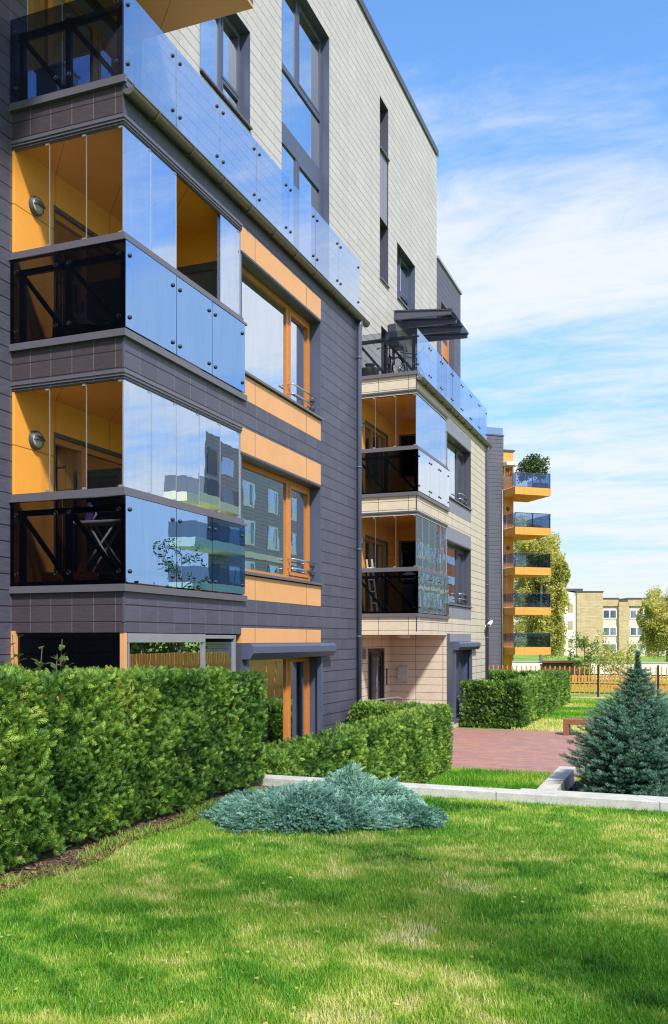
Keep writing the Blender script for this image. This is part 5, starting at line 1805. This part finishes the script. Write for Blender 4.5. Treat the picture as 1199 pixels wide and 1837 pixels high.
# ================================================================== OFF-FRAME SURROUNDINGS, seen in the glass, and a tree added for shade
def opposite():
    t = empty('opposite_block', (20, 70, 0), 'grey tiled block with cream balconies mirrored in the windows', 'building')
    X = 20.0
    m = MB(); holed(m, X, 'x', 57.5, 127, 0, 17.6, [], 0, -1)
    m.hexa([(X + .02, 57.5, 0), (34, 86, 0), (34, 127, 0), (X + .02, 127, 0), (X + .02, 57.5, 17.6), (34, 86, 17.6), (34, 127, 17.6), (X + .02, 127, 17.6)]); m.box(X + .01, 34, 108, 127, 17.62, 21.5)
    m.build('wall', M['opp_tile'], t)
    for z in (2.9, 5.9, 8.9, 11.9):
        m = MB(); m.box(X - 1.8, X - .02, 52.5, 60.5, z, z + .6); b = m.build('balcony', M['cream_render'], t)
        m = MB(); m.box(X - 1.78, X - 1.75, 52.5, 60.5, z + .62, z + 1.7); m.box(X - 1.74, X - .02, 52.5, 52.53, z + .62, z + 1.7); m.build('glass_panel', M['opp_glass'], b)
    for z in (3.2, 9.2):
        m = MB(); m.box(X - .06, X - .005, 62.6, 127, z, z + .5); m.build('band', M['cream_render'], t)
    for y in (64.3, 69.0, 73.8, 78.6, 83.4, 88.2, 93, 97.8, 102.6, 107.4, 112.2, 117, 121.8):
        for z in (0.6, 4.3, 6.9, 10.2, 13.3):
            w = MB(); w.box(X - .05, X - .01, y, y + 2.2, z, z + 2.0); wo = w.build('window', M['white_paint'], t)
            w = MB(); w.box(X - .065, X - .055, y + .14, y + 1.0, z + .75, z + 1.86); w.box(X - .065, X - .055, y + 1.2, y + 2.06, z + .14, z + 1.86); w.build('pane', M['far_glass'], wo)
            w = MB(); w.box(X - .075, X - .070, y + 1.35, y + 1.75, z + .16, z + 1.84); w.build('curtain', M['curtain_green'], wo)
    for z in (3.9, 6.9, 9.9, 12.9, 15.2):
        w = MB(); w.box(X - .05, X - .01, 60.8, 62.6, z, z + 1.3); wo = w.build('window', M['white_paint'], t)
        w = MB(); w.box(X - .065, X - .055, 60.9, 61.65, z + .1, z + 1.2); w.box(X - .065, X - .055, 61.75, 62.5, z + .1, z + 1.2); w.build('pane', M['far_glass'], wo)
        w = MB(); w.box(X - .05, X - .01, 57.9, 59.3, z - .6, z + 1.3); wo = w.build('balcony_door', M['slate'], t)
    t = empty('red_block', (22, 125, 0), 'orange-red block mirrored beyond the grey opposite block', 'building')
    m = MB(); m.box(20.5, 34, 127.5, 165, 0, 21); m.build('wall', M['red_render'], t)
    for z in (2, 5, 8, 11, 14, 17, 20):
        m = MB(); m.box(20.3, 20.49, 129, 163, z, z + 1.2); m.build('window', M['far_glass'], t)


opposite()
t = empty('picket_fence', (4, 30, 0), 'tall yellow wooden picket fence mirrored in the ground-floor glass', 'fence')
m = MB()
y = 16.0
while y < 44:
    m.hexa([(4.0, y - .07, .0), (4.03, y - .07, .0), (4.03, y + .07, .0), (4.0, y + .07, .0), (4.0, y - .07, 2.1), (4.03, y - .07, 2.1), (4.03, y + .07, 2.1), (4.0, y + .07, 2.1)]); y += .165
m.build('pickets', M['picket'], t)
m = MB()
for z in (.5, 1.6):
    m.box(4.035, 4.09, 16, 44, z, z + .1)
m.build('rails', M['picket'], t)
tree('street_tree', 'unseen airy tree added right of the viewpoint for dappled shade on the lawn', (3.3, 0.6, 0.9), 9.6, 3.2, M['tree_leaf'], M['bark'], 1200, 0.20, 35, z0f=0.42)  # out-of-view tree, added for the dappled shade it throws
tree('street_tree', 'slender loose tree mirrored above the picket fence', (16.0, 47.2, 0), 8.4, 1.5, M['tree_leaf'], M['birch_bark'], 1300, 0.15, 31)
tree('street_tree', 'low round tree mirrored behind the near end of the picket fence', (8, 25, 0), 3.2, 2.2, M['birch_leaf'], M['bark'], 5000, 0.18, 32)
tree('street_tree', 'low bushy tree mirrored behind the far end of the picket fence', (9, 33, 0), 3.4, 2.4, M['tree_leaf'], M['bark'], 5000, 0.2, 34)

# ================================================================== GRASS
def blades(name, xy, zf, hmin, hmax, width, tint, lean=0.35):
    n = len(xy)
    h = hmin + (hmax - hmin) * rng.random(n)
    a = rng.random(n) * 2 * math.pi
    side = np.stack([np.cos(a), np.sin(a), np.zeros(n)], 1) * (width * (0.7 + .6 * rng.random(n)))[:, None] / 2
    b = a + math.pi / 2 + rng.normal(size=n) * .5
    ln = np.stack([np.cos(b), np.sin(b), np.zeros(n)], 1) * (h * lean * (.3 + 1.2 * rng.random(n)))[:, None]
    base = np.column_stack([xy, zf])
    up = np.zeros((n, 3)); up[:, 2] = h
    mid = base + up * .55 + ln * .35
    tip = base + up + ln
    V = np.stack([base - side, base + side, mid + side * .8, mid - side * .8, tip + side * .12, tip - side * .12], 1).reshape(-1, 3)
    k = (np.arange(n) * 6)[:, None]
    F = np.concatenate([k + np.array([[0, 1, 2, 3]]), k + np.array([[3, 2, 4, 5]])])
    T = np.repeat(np.clip(tint, 0, 1), 6)
    return tag(np_mesh(name, V, F, M['grass'], None, T), kind='stuff')


def lawn_tint(x, y):
    d = value_noise(x + .25 * np.sin(y * 3), y * 1.35, 2.0, 27) * .42 + value_noise(x + .1 * np.sin(y * 9), y * 1.35, 4.6, 22) * .38 + value_noise(x, y * 1.2, 10.0, 23) * .26
    return d


def lawn_points(n):
    d = 3.2 * (9.4 / 3.2) ** rng.random(n)
    k = rng.uniform(-.46, .46, n)
    x = d * (-math.sin(TH) + k * math.cos(TH)); y = d * (math.cos(TH) + k * math.sin(TH))
    ok = (y < 8.74) & (x > -4.11 + .06 * np.sin(y * 5) + .05 * np.sin(y * 17) + .12 * rng.random(len(x))) & (y > 1.5)
    ok &= ~((x + 3.15) ** 2 / .50 + (y - 7.2) ** 2 / .24 < .8)
    return x[ok], y[ok]


x, y = lawn_points(420000)
dn = lawn_tint(x, y)
dry = np.clip((dn - .52) / .17, 0, 1)
lush = np.clip((.50 - value_noise(x + 3.1, y * 1.3, 1.6, 41) * .6 - value_noise(x, y * 1.2, 4.2, 42) * .4) / .16, 0, 1)
keep = rng.random(len(x)) < 1 - .35 * dry
x, y, dry, lush = x[keep], y[keep], dry[keep], lush[keep]
dist = np.hypot(x, y)
tint = .27 - .27 * lush + .24 * rng.random(len(x)) + (.50 * dry - .1 * lush) * (.5 + .7 * rng.random(len(x))) + (rng.random(len(x)) < .05) * .4
hh = .030 + .030 * (1 - dry)
blades('grass', np.stack([x, y], 1), lawn_h(x, y) - .004, .012, .042, .0034 * (dist / 4.5) ** .6, tint, .55)
# longer tufts in the green patches
x, y = lawn_points(30000)
k = lawn_tint(x, y) < .46
x, y = x[k], y[k]
blades('grass', np.stack([x, y], 1), lawn_h(x, y) - .004, .035, .070, .0036, .14 + .30 * rng.random(len(x)), .5)
# strip of grass below the low wall and lawn beyond the paving
n = 42000
x, y = rng.uniform(-4.2, -2.05, n), rng.uniform(11.8, 17.3, n)
blades('grass', np.stack([x, y], 1), np.zeros(n), .04, .11, .010, .12 + .30 * rng.random(n) + .25 * (value_noise(x, y, 1.5, 5) > .62))
n = 60000
x, y = rng.uniform(-4.6, 2.5, n), rng.uniform(25.6, 40.5, n)
dn = value_noise(x, y, .5, 31) * .6 + value_noise(x, y * 2.2, .9, 32) * .4
blades('grass', np.stack([x, y], 1), np.zeros(n), .04, .10, .02, .2 + .2 * rng.random(n) + .55 * np.clip((dn - .45) / .2, 0, 1))

# bark mulch chips
n = 9000
P = np.stack([rng.uniform(-1.74, 2.0, n), rng.uniform(13.46, 16.1, n), .105 + .03 * rng.random(n)], 1)
chip = np.array([(-.5, -.22, 0), (.5, -.18, .04), (.45, .2, 0), (-.5, .24, .05)], float)
A = rng.normal(size=(n, 3)); A[:, 2] *= .35
V, F, T = scatter(chip, np.array([[0, 1, 2, 3]]), P, frames(A, np.tile(np.array((0, 0, 1.)), (n, 1)) + rng.normal(size=(n, 3)) * .35), .05 * (.6 + .9 * rng.random(n)), rng.random(n))
tag(np_mesh('mulch', V, F, M['mulch'], None, T), kind='stuff')

# a few fallen leaves on the lawn
x, y = lawn_points(150)
n = len(x)
A = rng.normal(size=(n, 3)); A[:, 2] *= .15
V, F, T = scatter(*LEAF, np.stack([x, y, lawn_h(x, y) + .03], 1), frames(A, np.tile(np.array((0, 0, 1.)), (n, 1)) + rng.normal(size=(n, 3)) * .35), .018 + .018 * rng.random(n), .6 + .4 * rng.random(n))
tag(np_mesh('fallen_leaves', V, F, M['birch_leaf'], None, T), kind='stuff')

# twigs, dry scales and dead leaves on the bare soil under the near hedge
n = 5200
y = rng.uniform(3.0, 8.6, n)
x = -4.26 + .34 * rng.random(n) ** .8 + .05 * np.sin(y * 5)
A = rng.normal(size=(n, 3)); A[:, 2] *= .3
V, F, T = scatter(chip, np.array([[0, 1, 2, 3]]), np.stack([x, y, lawn_h(x, y) + .014 + .012 * rng.random(n)], 1), frames(A, np.tile(np.array((0, 0, 1.)), (n, 1)) + rng.normal(size=(n, 3)) * .4), .022 * (.5 + rng.random(n)), rng.random(n))
tag(np_mesh('leaf_litter', V, F, leaf_material('dry_litter', [(0.0, (0.05, 0.03, 0.018)), (0.6, (0.19, 0.11, 0.055)), (1.0, (0.42, 0.27, 0.12))], 0.9, 0.0, 3), None, T), kind='stuff')
n = 6000
y = rng.uniform(3.0, 8.6, n)
x = -4.12 + .16 * rng.random(n) + .05 * np.sin(y * 5)
k = value_noise(x, y, 4.0, 51) > .42
blades('grass', np.stack([x[k], y[k]], 1), lawn_h(x[k], y[k]), .02, .075, .004, .2 + .6 * rng.random(k.sum()), .7)
